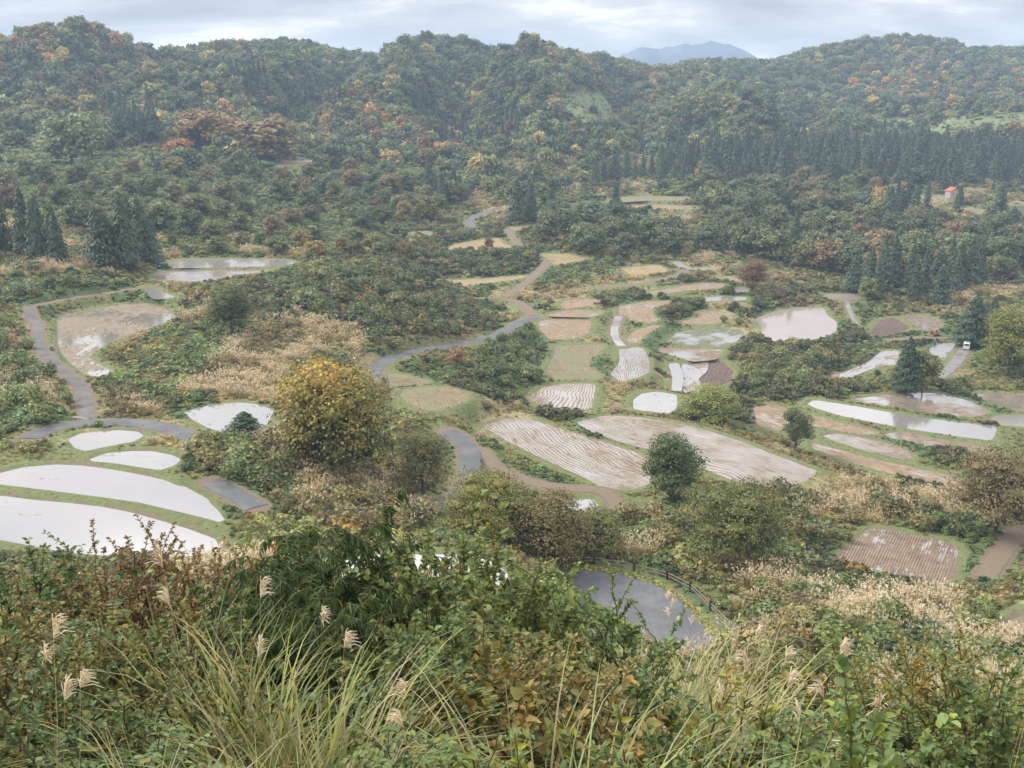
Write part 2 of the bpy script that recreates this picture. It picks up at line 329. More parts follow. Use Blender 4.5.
# ------------------------------------------------------------------ node helpers
def newmat(name):
    m = bpy.data.materials.new(name); m.use_nodes = True; m.node_tree.nodes.clear()
    return m, m.node_tree
class NT:
    def __init__(s, nt): s.nt = nt
    def n(s, t, **kw):
        o = s.nt.nodes.new(t); ins = kw.pop('i', {})
        for k, v in kw.items(): setattr(o, k, v)
        for k, v in ins.items():
            sock = o.inputs[k]
            if isinstance(v, bpy.types.NodeSocket): s.nt.links.new(v, sock)
            else: sock.default_value = v
        return o
    def math(s, op, a, b=0.0, c=None, clamp=False):
        i = {0: a, 1: b}
        if c is not None: i[2] = c
        return s.n('ShaderNodeMath', operation=op, use_clamp=clamp, i=i).outputs[0]
    def mix(s, f, a, b, t='MIX'):
        o = s.n('ShaderNodeMix', data_type='RGBA', blend_type=t)
        for k, v in ((0, f), (6, a), (7, b)):
            if isinstance(v, bpy.types.NodeSocket): s.nt.links.new(v, o.inputs[k])
            else: o.inputs[k].default_value = v if k == 0 or len(v) == 4 else (*v, 1)
        return o.outputs[2]
    def ramp(s, f, stops, interp='LINEAR'):
        o = s.n('ShaderNodeValToRGB', i={0: f}); cr = o.color_ramp; cr.interpolation = interp
        while len(cr.elements) < len(stops): cr.elements.new(.5)
        for e, (p, c) in zip(cr.elements, stops):
            e.position = p; e.color = (*c, 1) if isinstance(c, tuple) else (c, c, c, 1)
        return o.outputs[0]
    def noise(s, v, scale, detail=3, rough=.55, dist=0.0, dim='3D'):
        return s.n('ShaderNodeTexNoise', noise_dimensions=dim, i={'Vector': v, 'Scale': scale, 'Detail': detail, 'Roughness': rough, 'Distortion': dist}).outputs[0]
    def sm(s, a, b, x):
        return s.n('ShaderNodeMapRange', interpolation_type='SMOOTHSTEP', i={0: x, 1: a, 2: b, 3: 0.0, 4: 1.0}).outputs[0]
    def scale(s, v, xyz, rot=(0, 0, 0)):
        return s.n('ShaderNodeMapping', i={'Vector': v, 'Scale': xyz, 'Rotation': rot}).outputs[0]
    def out(s, sh): s.nt.links.new(sh, s.n('ShaderNodeOutputMaterial').inputs[0])
    def pr(s, col, rough=.8, spec=.3, bump=None, bs=.4, bd=.1, **kw):
        i = {'Base Color': col if isinstance(col, bpy.types.NodeSocket) or len(col) == 4 else (*col, 1), 'Roughness': rough, 'Specular IOR Level': spec}
        if bump is not None:
            i['Normal'] = s.n('ShaderNodeBump', i={'Height': bump, 'Strength': bs, 'Distance': bd}).outputs[0]
        i.update(kw)
        return s.n('ShaderNodeBsdfPrincipled', i=i).outputs[0]

def foliage_mat(name, var=.45, trans=.28, autumn=None, af=.0, rough=.55, spec=.35, default=None):
    """leaf colour comes from the 'tint' of each plant; every leaf varies a little"""
    m, nt = newmat(name); N = NT(nt)
    if default is None: tint = N.n('ShaderNodeAttribute', attribute_type='INSTANCER', attribute_name='tint').outputs['Color']
    else: tint = N.n('ShaderNodeRGB').outputs[0]; tint.default_value = (*default, 1)
    g = N.n('ShaderNodeNewGeometry'); r = g.outputs['Random Per Island']
    k = N.math('MULTIPLY_ADD', r, 2*var, 1-var)
    tint = N.n('ShaderNodeVectorMath', operation='MULTIPLY', i={0: tint, 1: (1.40, 1.27, .93)}).outputs[0]
    c = N.n('ShaderNodeVectorMath', operation='SCALE', i={0: tint, 3: k}).outputs[0]
    r2 = N.math('FRACT', N.math('MULTIPLY', r, 37.7))
    hue = N.n('ShaderNodeHueSaturation', i={'Hue': N.math('MULTIPLY_ADD', r2, .05, .475), 'Saturation': N.math('MULTIPLY_ADD', r2, -.3, 1.1), 'Color': c}).outputs[0]
    col = hue
    if autumn is not None:
        r3 = N.math('FRACT', N.math('MULTIPLY', r, 91.3))
        col = N.mix(N.math('LESS_THAN', r3, af), hue, autumn)
    b = N.pr(col, rough, spec)
    t = N.n('ShaderNodeBsdfTranslucent', i={'Color': col}).outputs[0]
    mx = N.n('ShaderNodeMixShader', i={0: trans, 1: b, 2: t}).outputs[0]
    N.out(mx); return m

M = {}
M['leaf'] = foliage_mat('leaves', .45, .25)
M['leaf_near'] = foliage_mat('near_leaves', .45, .3, (.30, .20, .05, 1), .02, .5, .3)
M['needle'] = foliage_mat('needles', .4, .12)
M['blade'] = foliage_mat('grass_blades', .4, .3, (.42, .33, .18, 1), .16, .5, .35)
M['mix'] = foliage_mat('autumn_mixed_leaves', .45, .28, (.24, .18, .09, 1), .10)
def plain(name, col, rough=.85, spec=.2, ns=6, amt=.35):
    m, nt = newmat(name); N = NT(nt)
    v = N.n('ShaderNodeTexCoord').outputs['Object']
    f = N.noise(v, ns, 5)
    c = N.mix(f, tuple(x*(1-amt) for x in col), tuple(min(1, x*(1+amt)) for x in col))
    N.out(N.pr(c, rough, spec, f, .3, .03)); return m
M['bark'] = plain('bark', (.10, .08, .06), ns=9)
M['stem'] = plain('green_stems', (.10, .085, .035))
M['straw'] = foliage_mat('dry_straw', .3, .3, default=(.46, .37, .23))
M['plume'] = foliage_mat('silvery_plumes', .25, .4, default=(.55, .50, .46))

def ground_mat():
    m, nt = newmat('hillside_ground'); N = NT(nt)
    v = N.n('ShaderNodeTexCoord').outputs['Object']
    g = N.n('ShaderNodeAttribute', attribute_name='gcol').outputs['Color']
    so = N.n('ShaderNodeAttribute', attribute_name='soil').outputs['Fac']
    n1 = N.noise(v, 1.6, 6, .65); n2 = N.noise(v, .35, 4); n3 = N.noise(v, 9, 4, .7)
    k = N.math('MULTIPLY', N.math('MULTIPLY_ADD', n1, 1.3, .35), N.math('MULTIPLY_ADD', n3, 1.1, .42))
    c = N.n('ShaderNodeVectorMath', operation='SCALE', i={0: g, 3: k}).outputs[0]
    c = N.mix(N.sm(.5, .75, n2), c, (.17, .15, .07))
    soil = N.mix(n3, (.13, .095, .065), (.27, .21, .15))
    c = N.mix(N.sm(.25, .8, N.math('ADD', so, N.math('MULTIPLY_ADD', n1, .6, -.3))), c, soil)
    N.out(N.pr(c, .9, .15, N.math('ADD', n1, N.math('MULTIPLY', n3, .4)), .9, .25)); return m
M['ground'] = ground_mat()

def water_mat(name, mud, refl, rough=.06, wisps=None, ws=.5, cover=.6):
    m, nt = newmat(name); N = NT(nt)
    v = N.n('ShaderNodeTexCoord').outputs['Object']
    b = N.noise(N.scale(v, (1, 2.2, 1)), 2.5, 3)
    nm = N.n('ShaderNodeBump', i={'Height': b, 'Strength': .12, 'Distance': .03}).outputs[0]
    big = N.noise(v, .12, 3)
    mc = N.mix(big, tuple(x*.8 for x in mud), tuple(x*1.15 for x in mud))
    d = N.n('ShaderNodeBsdfDiffuse', i={'Color': mc}).outputs[0]
    g = N.n('ShaderNodeBsdfGlossy', i={'Color': (.80, .775, .76, 1), 'Roughness': rough, 'Normal': nm}).outputs[0]
    fr = N.n('ShaderNodeMixShader', i={0: refl, 1: d, 2: g}).outputs[0]
    if wisps is not None:
        w = N.noise(N.scale(v, (1, 2.6, 1)), ws, 7, .68, 1.2)
        mud_s = N.pr(N.mix(N.noise(v, 6, 4), tuple(x*.7 for x in wisps), tuple(x*1.3 for x in wisps)), .75, .3, w, .5, .05)
        fr = N.n('ShaderNodeMixShader', i={0: N.sm(cover-.02, cover+.03, w), 1: fr, 2: mud_s}).outputs[0]
    N.out(fr); return m
def stubble_mat(name, dry, wet, spacing, wetness, stripe=.6, patch=.55, pscale=.09, green=None, refl=.6, linew=.5, curve=1.2, ruts=0.0):
    """cut rice rows along local x; between them wet soil or shining water where the field is low"""
    m, nt = newmat(name); N = NT(nt)
    v = N.n('ShaderNodeTexCoord').outputs['Object']
    v = N.n('ShaderNodeVectorMath', operation='ADD', i={0: v, 1: N.n('ShaderNodeObjectInfo').outputs['Location']}).outputs[0]
    wob = N.n('ShaderNodeTexNoise', i={'Vector': v, 'Scale': .05, 'Detail': 2.0}).outputs['Color']
    off = N.n('ShaderNodeVectorMath', operation='SCALE', i={0: N.n('ShaderNodeVectorMath', operation='SUBTRACT', i={0: wob, 1: (.5, .5, .5)}).outputs[0], 3: curve*8}).outputs[0]
    vv = N.n('ShaderNodeVectorMath', operation='ADD', i={0: v, 1: off}).outputs[0]
    y = N.n('ShaderNodeSeparateXYZ', i={0: vv}).outputs[1]
    row = N.math('SINE', N.math('MULTIPLY', y, 2*math.pi/spacing))
    row = N.math('MULTIPLY_ADD', row, .5, .5)
    fine = N.noise(N.scale(vv, (1.2, 4, 1)), 1.6, 5, .7)
    big = N.noise(v, pscale, 4, .6)
    r2 = N.math('ADD', row, N.math('MULTIPLY_ADD', fine, 1.1, -.55))
    c = N.mix(N.sm(.25, .75, r2), wet, dry)
    c = N.mix(N.math('MULTIPLY', N.sm(.35, .65, big), .6), c, tuple(x*.66 for x in dry))
    mot = N.noise(vv, .9, 6, .7)
    c = N.n('ShaderNodeVectorMath', operation='SCALE', i={0: c, 3: N.math('MULTIPLY_ADD', mot, 1.5, -.02)}).outputs[0]
    if green is not None:
        c = N.mix(N.sm(.45, .62, N.noise(v, .22, 5, .65)), c, green)
    soil = N.pr(c, .7, .35, r2, .5, .08)
    # standing water: low ground (big noise) and between rows
    brk = N.noise(N.scale(vv, (.22, 1.6, 1)), .9, 5, .7)
    low = N.math('ADD', N.math('MULTIPLY_ADD', big, 1.35, -.175), N.math('MULTIPLY', N.math('SUBTRACT', .5, r2), stripe*.22))
    low = N.math('ADD', low, N.math('MULTIPLY_ADD', brk, .8, -.40))
    low = N.math('ADD', low, N.math('MULTIPLY_ADD', fine, .22, -.11))
    f = N.sm(patch-.012, patch+.02, low)
    f = N.math('MULTIPLY', f, wetness)
    b = N.n('ShaderNodeBump', i={'Height': fine, 'Strength': .1, 'Distance': .02}).outputs[0]
    g = N.n('ShaderNodeBsdfGlossy', i={'Color': (.84, .82, .81, 1), 'Roughness': .12, 'Normal': b}).outputs[0]
    d = N.n('ShaderNodeBsdfDiffuse', i={'Color': (.30, .26, .22, 1)}).outputs[0]
    w = N.n('ShaderNodeMixShader', i={0: refl, 1: d, 2: g}).outputs[0]
    N.out(N.n('ShaderNodeMixShader', i={0: f, 1: soil, 2: w}).outputs[0]); return m
M['water'] = water_mat('flood_water', (.34, .31, .28), .55, .06, (.19, .155, .12), .22, .66)
M['silver'] = water_mat('weedy_water', (.36, .34, .31), .55, .12, (.24, .21, .17), .35, .60)
M['muddy'] = water_mat('muddy_water', (.36, .31, .26), .6, .08, (.22, .16, .12), .16, .53)
M['pond'] = water_mat('pond_water', (.42, .35, .29), .5)
M['puddle'] = stubble_mat('puddled_stubble', (.36, .26, .17), (.20, .145, .10), .4, 1.0, .8, .555, .11)
M['wetstub'] = stubble_mat('wet_stubble_rows', (.37, .28, .185), (.19, .145, .105), .62, 1.0, 1.7, .56, .10, refl=.48, curve=1.5)
M['wetgrey'] = stubble_mat('grey_ruts', (.30, .25, .20), (.24, .20, .17), .5, 1.0, 1.3, .50, .09)
M['wetgreen'] = stubble_mat('wet_regrowth', (.22, .20, .11), (.17, .15, .10), .6, 1.0, .7, .53, .14, (.12, .15, .07, 1))
M['stub'] = stubble_mat('tan_stubble', (.41, .29, .17), (.30, .205, .12), .42, 1.0, .8, .67, .12)
M['rows'] = stubble_mat('row_stubble', (.37, .265, .175), (.17, .12, .085), .32, 1.0, .4, .655, .13, curve=.1)
M['mudstub'] = stubble_mat('muddy_stubble', (.35, .275, .18), (.26, .20, .14), .45, 1.0, .35, .56, .07)
M['dry'] = stubble_mat('dry_stubble', (.31, .235, .13), (.25, .19, .10), .7, 0.0, green=(.17, .17, .08, 1))
M['gold'] = stubble_mat('golden_stubble', (.45, .335, .16), (.37, .27, .13), .8, 0.0)
M['green'] = stubble_mat('pasture', (.10, .12, .055), (.075, .095, .045), 1.0, 0.0)
M['soil'] = stubble_mat('tilled_soil', (.19, .125, .09), (.13, .085, .06), .8, 1.0, .3, .80)
def road_mat(name, a, b, rough, puddle=.5):
    m, nt = newmat(name); N = NT(nt)
    v = N.n('ShaderNodeTexCoord').outputs['Object']
    n1 = N.noise(v, .35, 7, .7); n2 = N.noise(v, 14, 4); n3 = N.noise(v, .16, 3, .6)
    c = N.mix(N.sm(.35, .65, n1), a, b); c = N.mix(N.math('MULTIPLY', N.sm(.45, .7, n2), .5), c, tuple(x*1.5 for x in b[:3])); c = N.mix(N.math('MULTIPLY', N.sm(.55, .66, N.noise(v, .9, 6, .7)), .55), c, (.085, .07, .05))
    #crack = N.n('ShaderNodeTexVoronoi', feature='DISTANCE_TO_EDGE', i={'Vector': N.scale(v, (1, 1, .2)), 'Scale': .35}).outputs[0]
    wet = N.sm(.5, .68, n3)
    r = N.math('MULTIPLY_ADD', wet, -(rough-.3), rough)
    N.out(N.pr(c, r, .5, n2, .25, .01)); return m
M['tar'] = road_mat('wet_asphalt', (.07, .072, .075), (.12, .118, .118), .7)
M['oldtar'] = road_mat('worn_track', (.07, .065, .058), (.14, .125, .108), .8)
M['pad'] = road_mat('wet_asphalt_pad', (.08, .08, .082), (.13, .13, .134), .6)
M['conc'] = road_mat('pale_concrete', (.15, .14, .125), (.24, .225, .20), .85)
M['dirt'] = plain('track_dirt', (.19, .145, .10), ns=2, amt=.3)
M['wet'] = M['wetgrey']

# ------------------------------------------------------------------ mesh helpers
def mesh_obj(name, verts, faces, mats, parent=None, smooth=False, mi=None, link=True):
    me = bpy.data.meshes.new(name)
    verts = np.asarray(verts, np.float32)
    if isinstance(faces, np.ndarray) and faces.ndim == 2:
        k = faces.shape[1]
        me.vertices.add(len(verts)); me.vertices.foreach_set('co', verts.ravel())
        me.loops.add(faces.size); me.loops.foreach_set('vertex_index', faces.ravel().astype(np.int32))
        me.polygons.add(len(faces)); me.polygons.foreach_set('loop_start', np.arange(0, faces.size, k, dtype=np.int32))
        me.update(calc_edges=True)
    else:
        me.from_pydata([tuple(map(float, v)) for v in verts], [], [tuple(map(int, f)) for f in faces]); me.update()
    for m in (mats if isinstance(mats, (list, tuple)) else [mats]): me.materials.append(m)
    if mi is not None: me.polygons.foreach_set('material_index', np.asarray(mi, np.int32))
    if smooth: me.polygons.foreach_set('use_smooth', np.ones(len(me.polygons), bool))
    o = bpy.data.objects.new(name, me)
    if link: COL.objects.link(o)
    if parent is not None: o.parent = parent
    return o
def tag(o, label=None, cat=None, group=None, kind=None):
    if label: o['label'] = label
    if cat: o['category'] = cat
    if group: o['group'] = group
    if kind: o['kind'] = kind
    return o
def empty(name, loc, rz=0):
    o = bpy.data.objects.new(name, None); COL.objects.link(o)
    o.location = loc; o.rotation_euler = (0, 0, rz); o.empty_display_size = .2
    return o

# ------------------------------------------------------------------ what grows where (places given by their outline in the view)
ZONE = {
 'pampas': [[(185,345),(250,330),(330,300),(400,290),(430,305),(385,350),(300,365),(272,400),(180,395)], [(-40,268),(60,258),(128,268),(120,276),(-40,274)],
            [(790,470),(850,478),(940,490),(965,520),(880,526),(800,520)], [(620,540),(720,560),(800,580),(790,625),(740,612),(690,585)],
            [(800,590),(870,595),(960,600),(960,640),(840,640)], [(930,290),(1024,285),(1024,300),(930,310)], [(300,430),(440,500),(420,540),(300,520)]],
 'vine': [[(-40,278),(125,280),(128,292),(60,300),(-40,306)], [(85,370),(150,338),(220,318),(240,335),(205,370),(175,395),(110,397)],
          [(480,335),(540,322),(556,345),(552,372),(525,405),(480,392),(450,370)], [(850,302),(885,312),(870,332),(850,330)],
          [(478,438),(500,446),(575,482),(560,488),(500,468)], [(520,580),(560,575),(620,640),(640,680),(560,680),(520,640)],
          [(900,540),(1024,530),(1024,600),(980,590),(960,600)], [(545,265),(610,262),(620,275),(560,290),(520,285)], [(0,160),(420,165),(420,250),(300,250),(0,200)]],
 'dark': [[(340,265),(430,280),(480,310),(480,340),(400,350),(360,330),(250,290)], [(380,240),(440,245),(540,252),(540,275),(420,275),(380,262)],
          [(660,300),(700,300),(700,320),(665,322)], [(790,340),(840,345),(850,370),(800,395),(740,395),(725,350)]],
}
HIGH = [[(862,118),(1030,112),(1030,130),(950,138),(872,136)], [(-40,133),(75,133),(85,150),(200,148),(235,158),(330,166),(430,168),(430,178),(200,170),(-40,165)], [(560,95),(600,92),(622,118),(600,130),(568,118)]]
TERR = [(380,360),(520,318),(540,290),(600,280),(760,288),(770,350),(830,345),(960,330),(1040,380),(1040,500),(940,500),(800,500),(700,500),(620,520),(520,500),(440,430),(390,410)]
GT = np.array([[.16,.18,.07],[.105,.15,.065],[.075,.098,.045],[.32,.275,.145],[.18,.165,.085],[.165,.19,.08],[.19,.23,.11]])*1.0  # weedy, vine, dark scrub, pampas, brown weeds, fresh grass
def zone(X, Y):
    """index into GT for every point"""
    Z = ground(X, Y); px, py = project(np.stack([X, Y, Z], -1))
    px = px+fbm(X/6, Y/6, 77, 2)*9; py = py+fbm(X/6, Y/6, 78, 2)*6
    n1 = fbm(X/17, Y/23, 41, 3); n2 = fbm(X/9, Y/11, 43, 3)
    r = np.zeros(X.shape, int)
    r[n1 > .24] = 3; r[n1 < -.25] = 2; r[(n2 > .30)] = 4; r[(n2 < -.2)] = 1
    L_ = inside(px, py, [(-60,452),(40,452),(90,445),(180,462),(222,500),(232,535),(180,560),(-60,560)]) & (Y > 60)
    r[L_] = 5
    T_ = inside(px, py, TERR) & (Y > 60)
    r[T_] = np.where(n2[T_] > .34, 4, np.where(n2[T_] < -.42, 2, np.where(n1[T_] > .3, 3, np.where(n1[T_] < -.22, 1, np.where(n1[T_] < .05, 0, 5)))))
    for k, v in (('pampas', 3), ('vine', 1), ('dark', 2)):
        for P in ZONE[k]:
            s = inside(px, py, P) & (Y > 60)
            r[s] = v
            if v == 3: r[s & (n2 > .28)] = 4; r[s & (n2 < -.3)] = 0
            if v == 1: r[s & (n2 > .3)] = 0
            if v == 2: r[s & (n2 > .3)] = 4
    for P in HIGH:
        r[inside(px, py, P) & (Y > 380)] = 6
    FDs = sample(FD, X, Y)
    bund = (FDs < 1.5+n1*2.5) & (Y > 60)
    r[bund & (n2 > -.15)] = 5
    return r
# ------------------------------------------------------------------ build ground, fields, roads
cidx = zone(GX.ravel(), GY.ravel())
gc = GT[cidx].reshape(NV, NU, 3)
for _ in range(2):
    gc[1:-1, 1:-1] = (gc[:-2, 1:-1]+gc[2:, 1:-1]+gc[1:-1, :-2]+gc[1:-1, 2:]+gc[1:-1, 1:-1])/5
hilly = sstep(480, 620, GY)[..., None]
hilly = hilly*(cidx.reshape(NV, NU, 1) != 6)
gc = gc*(1-hilly)+np.array([.075, .10, .05])*hilly
rn = fbm(GX/1.6, GY/1.6, 57, 3)
soil = np.maximum(SOIL, sstep(.9, .3, np.abs(FD-.15))*np.clip(.42+1.1*rn, 0, .8)*1.0)
idx = np.arange(NV*NU).reshape(NV, NU)
q = np.stack([idx[:-1, :-1], idx[:-1, 1:], idx[1:, 1:], idx[1:, :-1]], -1).reshape(-1, 4)
go = mesh_obj('hillside_terrain', np.stack([GX, GY, GZ], -1).reshape(-1, 3), q, M['ground'], smooth=True)
tag(go, kind='structure', label='terraced hillside and valley ground covered in weeds')
at = go.data.attributes.new('gcol', 'FLOAT_COLOR', 'POINT')
at.data.foreach_set('color', np.concatenate([gc.reshape(-1, 3), np.ones((NV*NU, 1))], 1).astype(np.float32).ravel())
at = go.data.attributes.new('soil', 'FLOAT', 'POINT'); at.data.foreach_set('value', soil.astype(np.float32).ravel())

for f in allflat:
    P = grow(f['P'], .35); c = P.mean(0)
    X = P-c; w, v = np.linalg.eigh(X.T@X); ax = v[:, 1]; ang = math.atan2(ax[1], ax[0])
    if f.get('kind') == 'rows': ang = R(60)
    ca, sa = math.cos(-ang), math.sin(-ang)
    L = np.stack([X[:, 0]*ca-X[:, 1]*sa, X[:, 0]*sa+X[:, 1]*ca, X[:, 0]*0], 1)
    o = mesh_obj(f['name'], L, [tuple(range(len(L)))], M[f['kind']])
    if o.data.polygons[0].normal.z < 0: o.data.flip_normals()
    o.location = (c[0], c[1], f['z']); o.rotation_euler = (0, 0, ang)
    if f['kind'] == 'pad': tag(o, 'wet grey lay-by where the nearest road bends inside its low fence', kind='structure')
    else:
        cat = {'flooded_paddy': 'paddy field', 'rice_field': 'paddy field', 'bare_field': 'field', 'pond': 'pond', 'ditch_water': 'ditch'}[f['name']]
        tag(o, f['label'], kind='structure', cat=None)
        f['obj'] = o
for r in roads:
    P = r['P']; m = len(P); NWD = 6
    T = np.gradient(P[:, :2], axis=0); T /= np.linalg.norm(T, axis=1)[:, None]+1e-9
    Nn = np.stack([-T[:, 1], T[:, 0]], 1)
    V = []
    s = np.cumsum(np.r_[0, np.hypot(*np.diff(P[:, :2], axis=0).T)])
    for j in range(NWD+1):
        e = (j/NWD-.5)*r['w']
        if j in (0, NWD): e = e*(1+.06*np.sin(s*2.1+j)+.05*np.sin(s*.7))
        zz = P[:, 2]-.02*(2*j/NWD-1)**2*1.5
        V.append(np.stack([P[:, 0]+Nn[:, 0]*e, P[:, 1]+Nn[:, 1]*e, zz], 1))
    V = np.stack(V, 1).reshape(-1, 3); g = np.arange(m*(NWD+1)).reshape(m, NWD+1)
    qd = np.stack([g[:-1, :-1], g[1:, :-1], g[1:, 1:], g[:-1, 1:]], -1).reshape(-1, 4)
    o = mesh_obj(r['name'], V, qd, M[r['kind']], smooth=True)
    if o.data.polygons[0].normal.z < 0: o.data.flip_normals()
    tag(o, r['label'], kind='structure')
# ------------------------------------------------------------------ plant meshes
class MB:
    def __init__(s): s.v = []; s.f = []; s.m = []; s.n = 0
    def add(s, V, Fq, mi=0):
        V = np.asarray(V, float).reshape(-1, 3); Fq = np.asarray(Fq, int)
        s.v.append(V); s.f.append(Fq+s.n); s.m.append(np.full(len(Fq), mi)); s.n += len(V)
    def obj(s, name, mats, parent=None, link=True, smooth=False):
        V = np.concatenate(s.v)
        if len({f.shape[1] for f in s.f}) == 1: return mesh_obj(name, V, np.concatenate(s.f), mats, parent, smooth, np.concatenate(s.m), link)
        fl = [tuple(r) for f in s.f for r in f]
        return mesh_obj(name, V, fl, mats, parent, smooth, np.concatenate(s.m), link)
def unit(v): return v/(np.linalg.norm(v, axis=-1, keepdims=True)+1e-9)
def cards(mb, P, Nn, size, r, mi=0, aspect=1.0, fold=.15, up=None):
    """leaf clumps: one bent quad each, its face turned towards Nn"""
    P = np.asarray(P, float); n = len(P); Nn = unit(Nn)
    if up is None: up = unit(r.normal(size=(n, 3)))
    T = unit(np.cross(Nn, up)); B = np.cross(Nn, T)
    s = (np.asarray(size)*r.uniform(.6, 1.35, n))[:, None] if np.ndim(size) == 0 else np.asarray(size)[:, None]
    k = r.uniform(.75, 1.1, (4, n, 1))
    a = P-T*s*aspect*k[0]; b = P-B*s*k[1]+Nn*s*fold; c = P+T*s*aspect*k[2]; d = P+B*s*k[3]+Nn*s*fold
    V = np.stack([a, b, c, d], 1).reshape(-1, 3); q = np.arange(4*n).reshape(n, 4)
    mb.add(V, q, mi)
def leaves(mb, P, D, Nn, L, wd, r, mi=0, droop=.15):
    """real leaf outlines for near plants: two folded halves along a midrib"""
    n = len(P); D = unit(D); S = unit(np.cross(D, Nn)); U = np.cross(S, D)
    L = (L*r.uniform(.6, 1.25, n))[:, None]; w = L*wd
    b = P; t = P+D*L-U*L*droop
    l1 = P+D*L*.32+S*w+U*w*.35; l2 = P+D*L*.72+S*w*.72+U*w*.2-U*L*droop*.4
    r1 = P+D*L*.32-S*w+U*w*.35; r2 = P+D*L*.72-S*w*.72+U*w*.2-U*L*droop*.4
    V = np.stack([b, l1, l2, t, r2, r1], 1).reshape(-1, 3); i = np.arange(n)[:, None]*6
    q = np.concatenate([i+np.array([0, 1, 2, 3]), i+np.array([0, 3, 4, 5])], 1).reshape(-1, 4)
    mb.add(V, q, mi)
def tube(mb, P, rad, sides=5, mi=0):
    P = np.asarray(P, float); m = len(P); rad = np.asarray(rad)
    T = unit(np.gradient(P, axis=0)); ref = np.where(np.abs(T[:, 2:3]) > .9, np.array([[1., 0, 0]]), np.array([[0, 0, 1.]]))
    A = unit(np.cross(T, ref)); B = np.cross(T, A); an = np.arange(sides)/sides*2*np.pi
    V = P[:, None]+rad[:, None, None]*(A[:, None]*np.cos(an)[None, :, None]+B[:, None]*np.sin(an)[None, :, None])
    g = np.arange(m*sides).reshape(m, sides); g2 = np.roll(g, -1, 1)
    mb.add(V.reshape(-1, 3), np.stack([g[:-1], g2[:-1], g2[1:], g[1:]], -1).reshape(-1, 4), mi)
def path(a, b, n, sag, r, wob=.04):
    t = np.linspace(0, 1, n)[:, None]; L = np.linalg.norm(np.subtract(b, a))
    P = np.asarray(a)*(1-t)+np.asarray(b)*t; P[:, 2] += sag*L*(4*t*(1-t))[:, 0]
    P[1:-1] += r.normal(size=(n-2, 3))*wob*L*.5
    return P
def sph(r, n):
    return unit(r.normal(size=(n, 3)))
def core(mb, c, rad, r, mi=0, k=.72):
    """leafy mass inside a lobe, lumpy, so that no light shines straight through"""
    nu, nv = 7, 4; V = []
    for j in range(nv+1):
        th = math.pi*(.04+.92*j/nv)
        for i in range(nu):
            ph = 2*math.pi*(i+.5*(j % 2))/nu; s = k*r.uniform(.8, 1.1)
            V.append(c+np.array([math.cos(ph)*math.sin(th), math.sin(ph)*math.sin(th), math.cos(th)])*rad*s)
    g = np.arange((nv+1)*nu).reshape(nv+1, nu); g2 = np.roll(g, -1, 1)
    mb.add(V, np.stack([g[:-1], g2[:-1], g2[1:], g[1:]], -1).reshape(-1, 4), mi)

def broad_crown(seed, nl, leaf, h=10., w=8.5, nlobe=13, base=.22, flat=1.0, gap=.0):
    """crown of a 10 m tree: lobes of leaf clumps with hollows between them"""
    r = np.random.default_rng(seed); mb = MB(); lobes = []
    for i in range(nlobe):
        t = (i+.5)/nlobe; zz = h*(base+(1-base)*(.18+.68*t)); rr = w*.5*math.sqrt(max(.05, 1-((t-.33)/.75)**2))*r.uniform(.45, .72)
        a = i*2.4+r.uniform(-.5, .5)
        c = np.array([math.cos(a)*rr, math.sin(a)*rr, zz]); s = w*r.uniform(.17, .27)
        lobes.append((c, np.array([s, s, s*.78*flat])))
    lobes.append((np.array([0, 0, h*.60]), np.array([w*.28, w*.28, h*.22])))
    for c, s in lobes:
        core(mb, c, s, r, 0, .62 if leaf > .2 else .42)
        n = int(nl*(s[0]*s[1])/sum(q[1][0]*q[1][1] for q in lobes))
        d = sph(r, n); d[:, 2] = np.where(d[:, 2] < -.35, -d[:, 2], d[:, 2]); rad = r.uniform(.72, 1.12, n)[:, None]
        # ragged outline: leafy sprigs stick out here and there
        bump = 1+.28*np.sin(d[:, :1]*7+seed)*np.sin(d[:, 1:2]*6+d[:, 2:]*5)
        cards(mb, c+d*s*rad*bump, d+np.array([0, 0, .35])+r.normal(size=(n, 3))*.5, leaf, r)
    return mb, lobes
def trunk_mesh(seed, lobes, h=10., rad=.2, mi=0):
    r = np.random.default_rng(seed+99); mb = MB(); top = np.array([r.uniform(-.3, .3), r.uniform(-.3, .3), h*.68])
    P = path((0, 0, -.8), top, 8, 0, r, .02); tube(mb, P, np.linspace(rad*1.25, rad*.35, 8), 7)
    for c, s in lobes[::2]:
        k = r.integers(2, 5); e = c-np.array([0, 0, s[2]*.2])
        tube(mb, path(P[k], e, 5, -.06, r, .05), np.linspace(rad*.5, rad*.12, 5), 5)
    return mb
def cedar_crown(seed, n, leaf, h=10., w=3.6, base=.1):
    r = np.random.default_rng(seed); mb = MB()
    t = r.uniform(0, 1, n)**1.35; a = r.uniform(0, 2*np.pi, n)
    wave = 1+.16*np.sin(a*3+t*25+seed)+.14*np.sin(a*5-t*41)+.10*np.sin(t*60+seed)
    prof = np.clip(1-t, 0, 1)**.72*np.minimum(1, .55+t*4)
    R_ = w*.5*prof*wave*r.uniform(.55, 1.12, n)**.6+.06
    z = h*(base+(1-base)*t)-R_*.22
    P = np.stack([np.cos(a)*R_, np.sin(a)*R_, z], 1)
    Nn = np.stack([np.cos(a), np.sin(a), np.full(n, .75)], 1)+r.normal(size=(n, 3))*.35
    up = np.stack([np.cos(a), np.sin(a), np.full(n, -.6)], 1)+r.normal(size=(n, 3))*.3
    cards(mb, P, Nn, leaf, r, 0, .55, .1, up)
    for k in range(5):
        tt = k/5; core(mb, np.array([0, 0, h*(base+(1-base)*(tt+.1))]), np.array([1, 1, 0])*w*.5*(1-tt)**.75*.8+np.array([0, 0, h*.14]), r)
    return mb
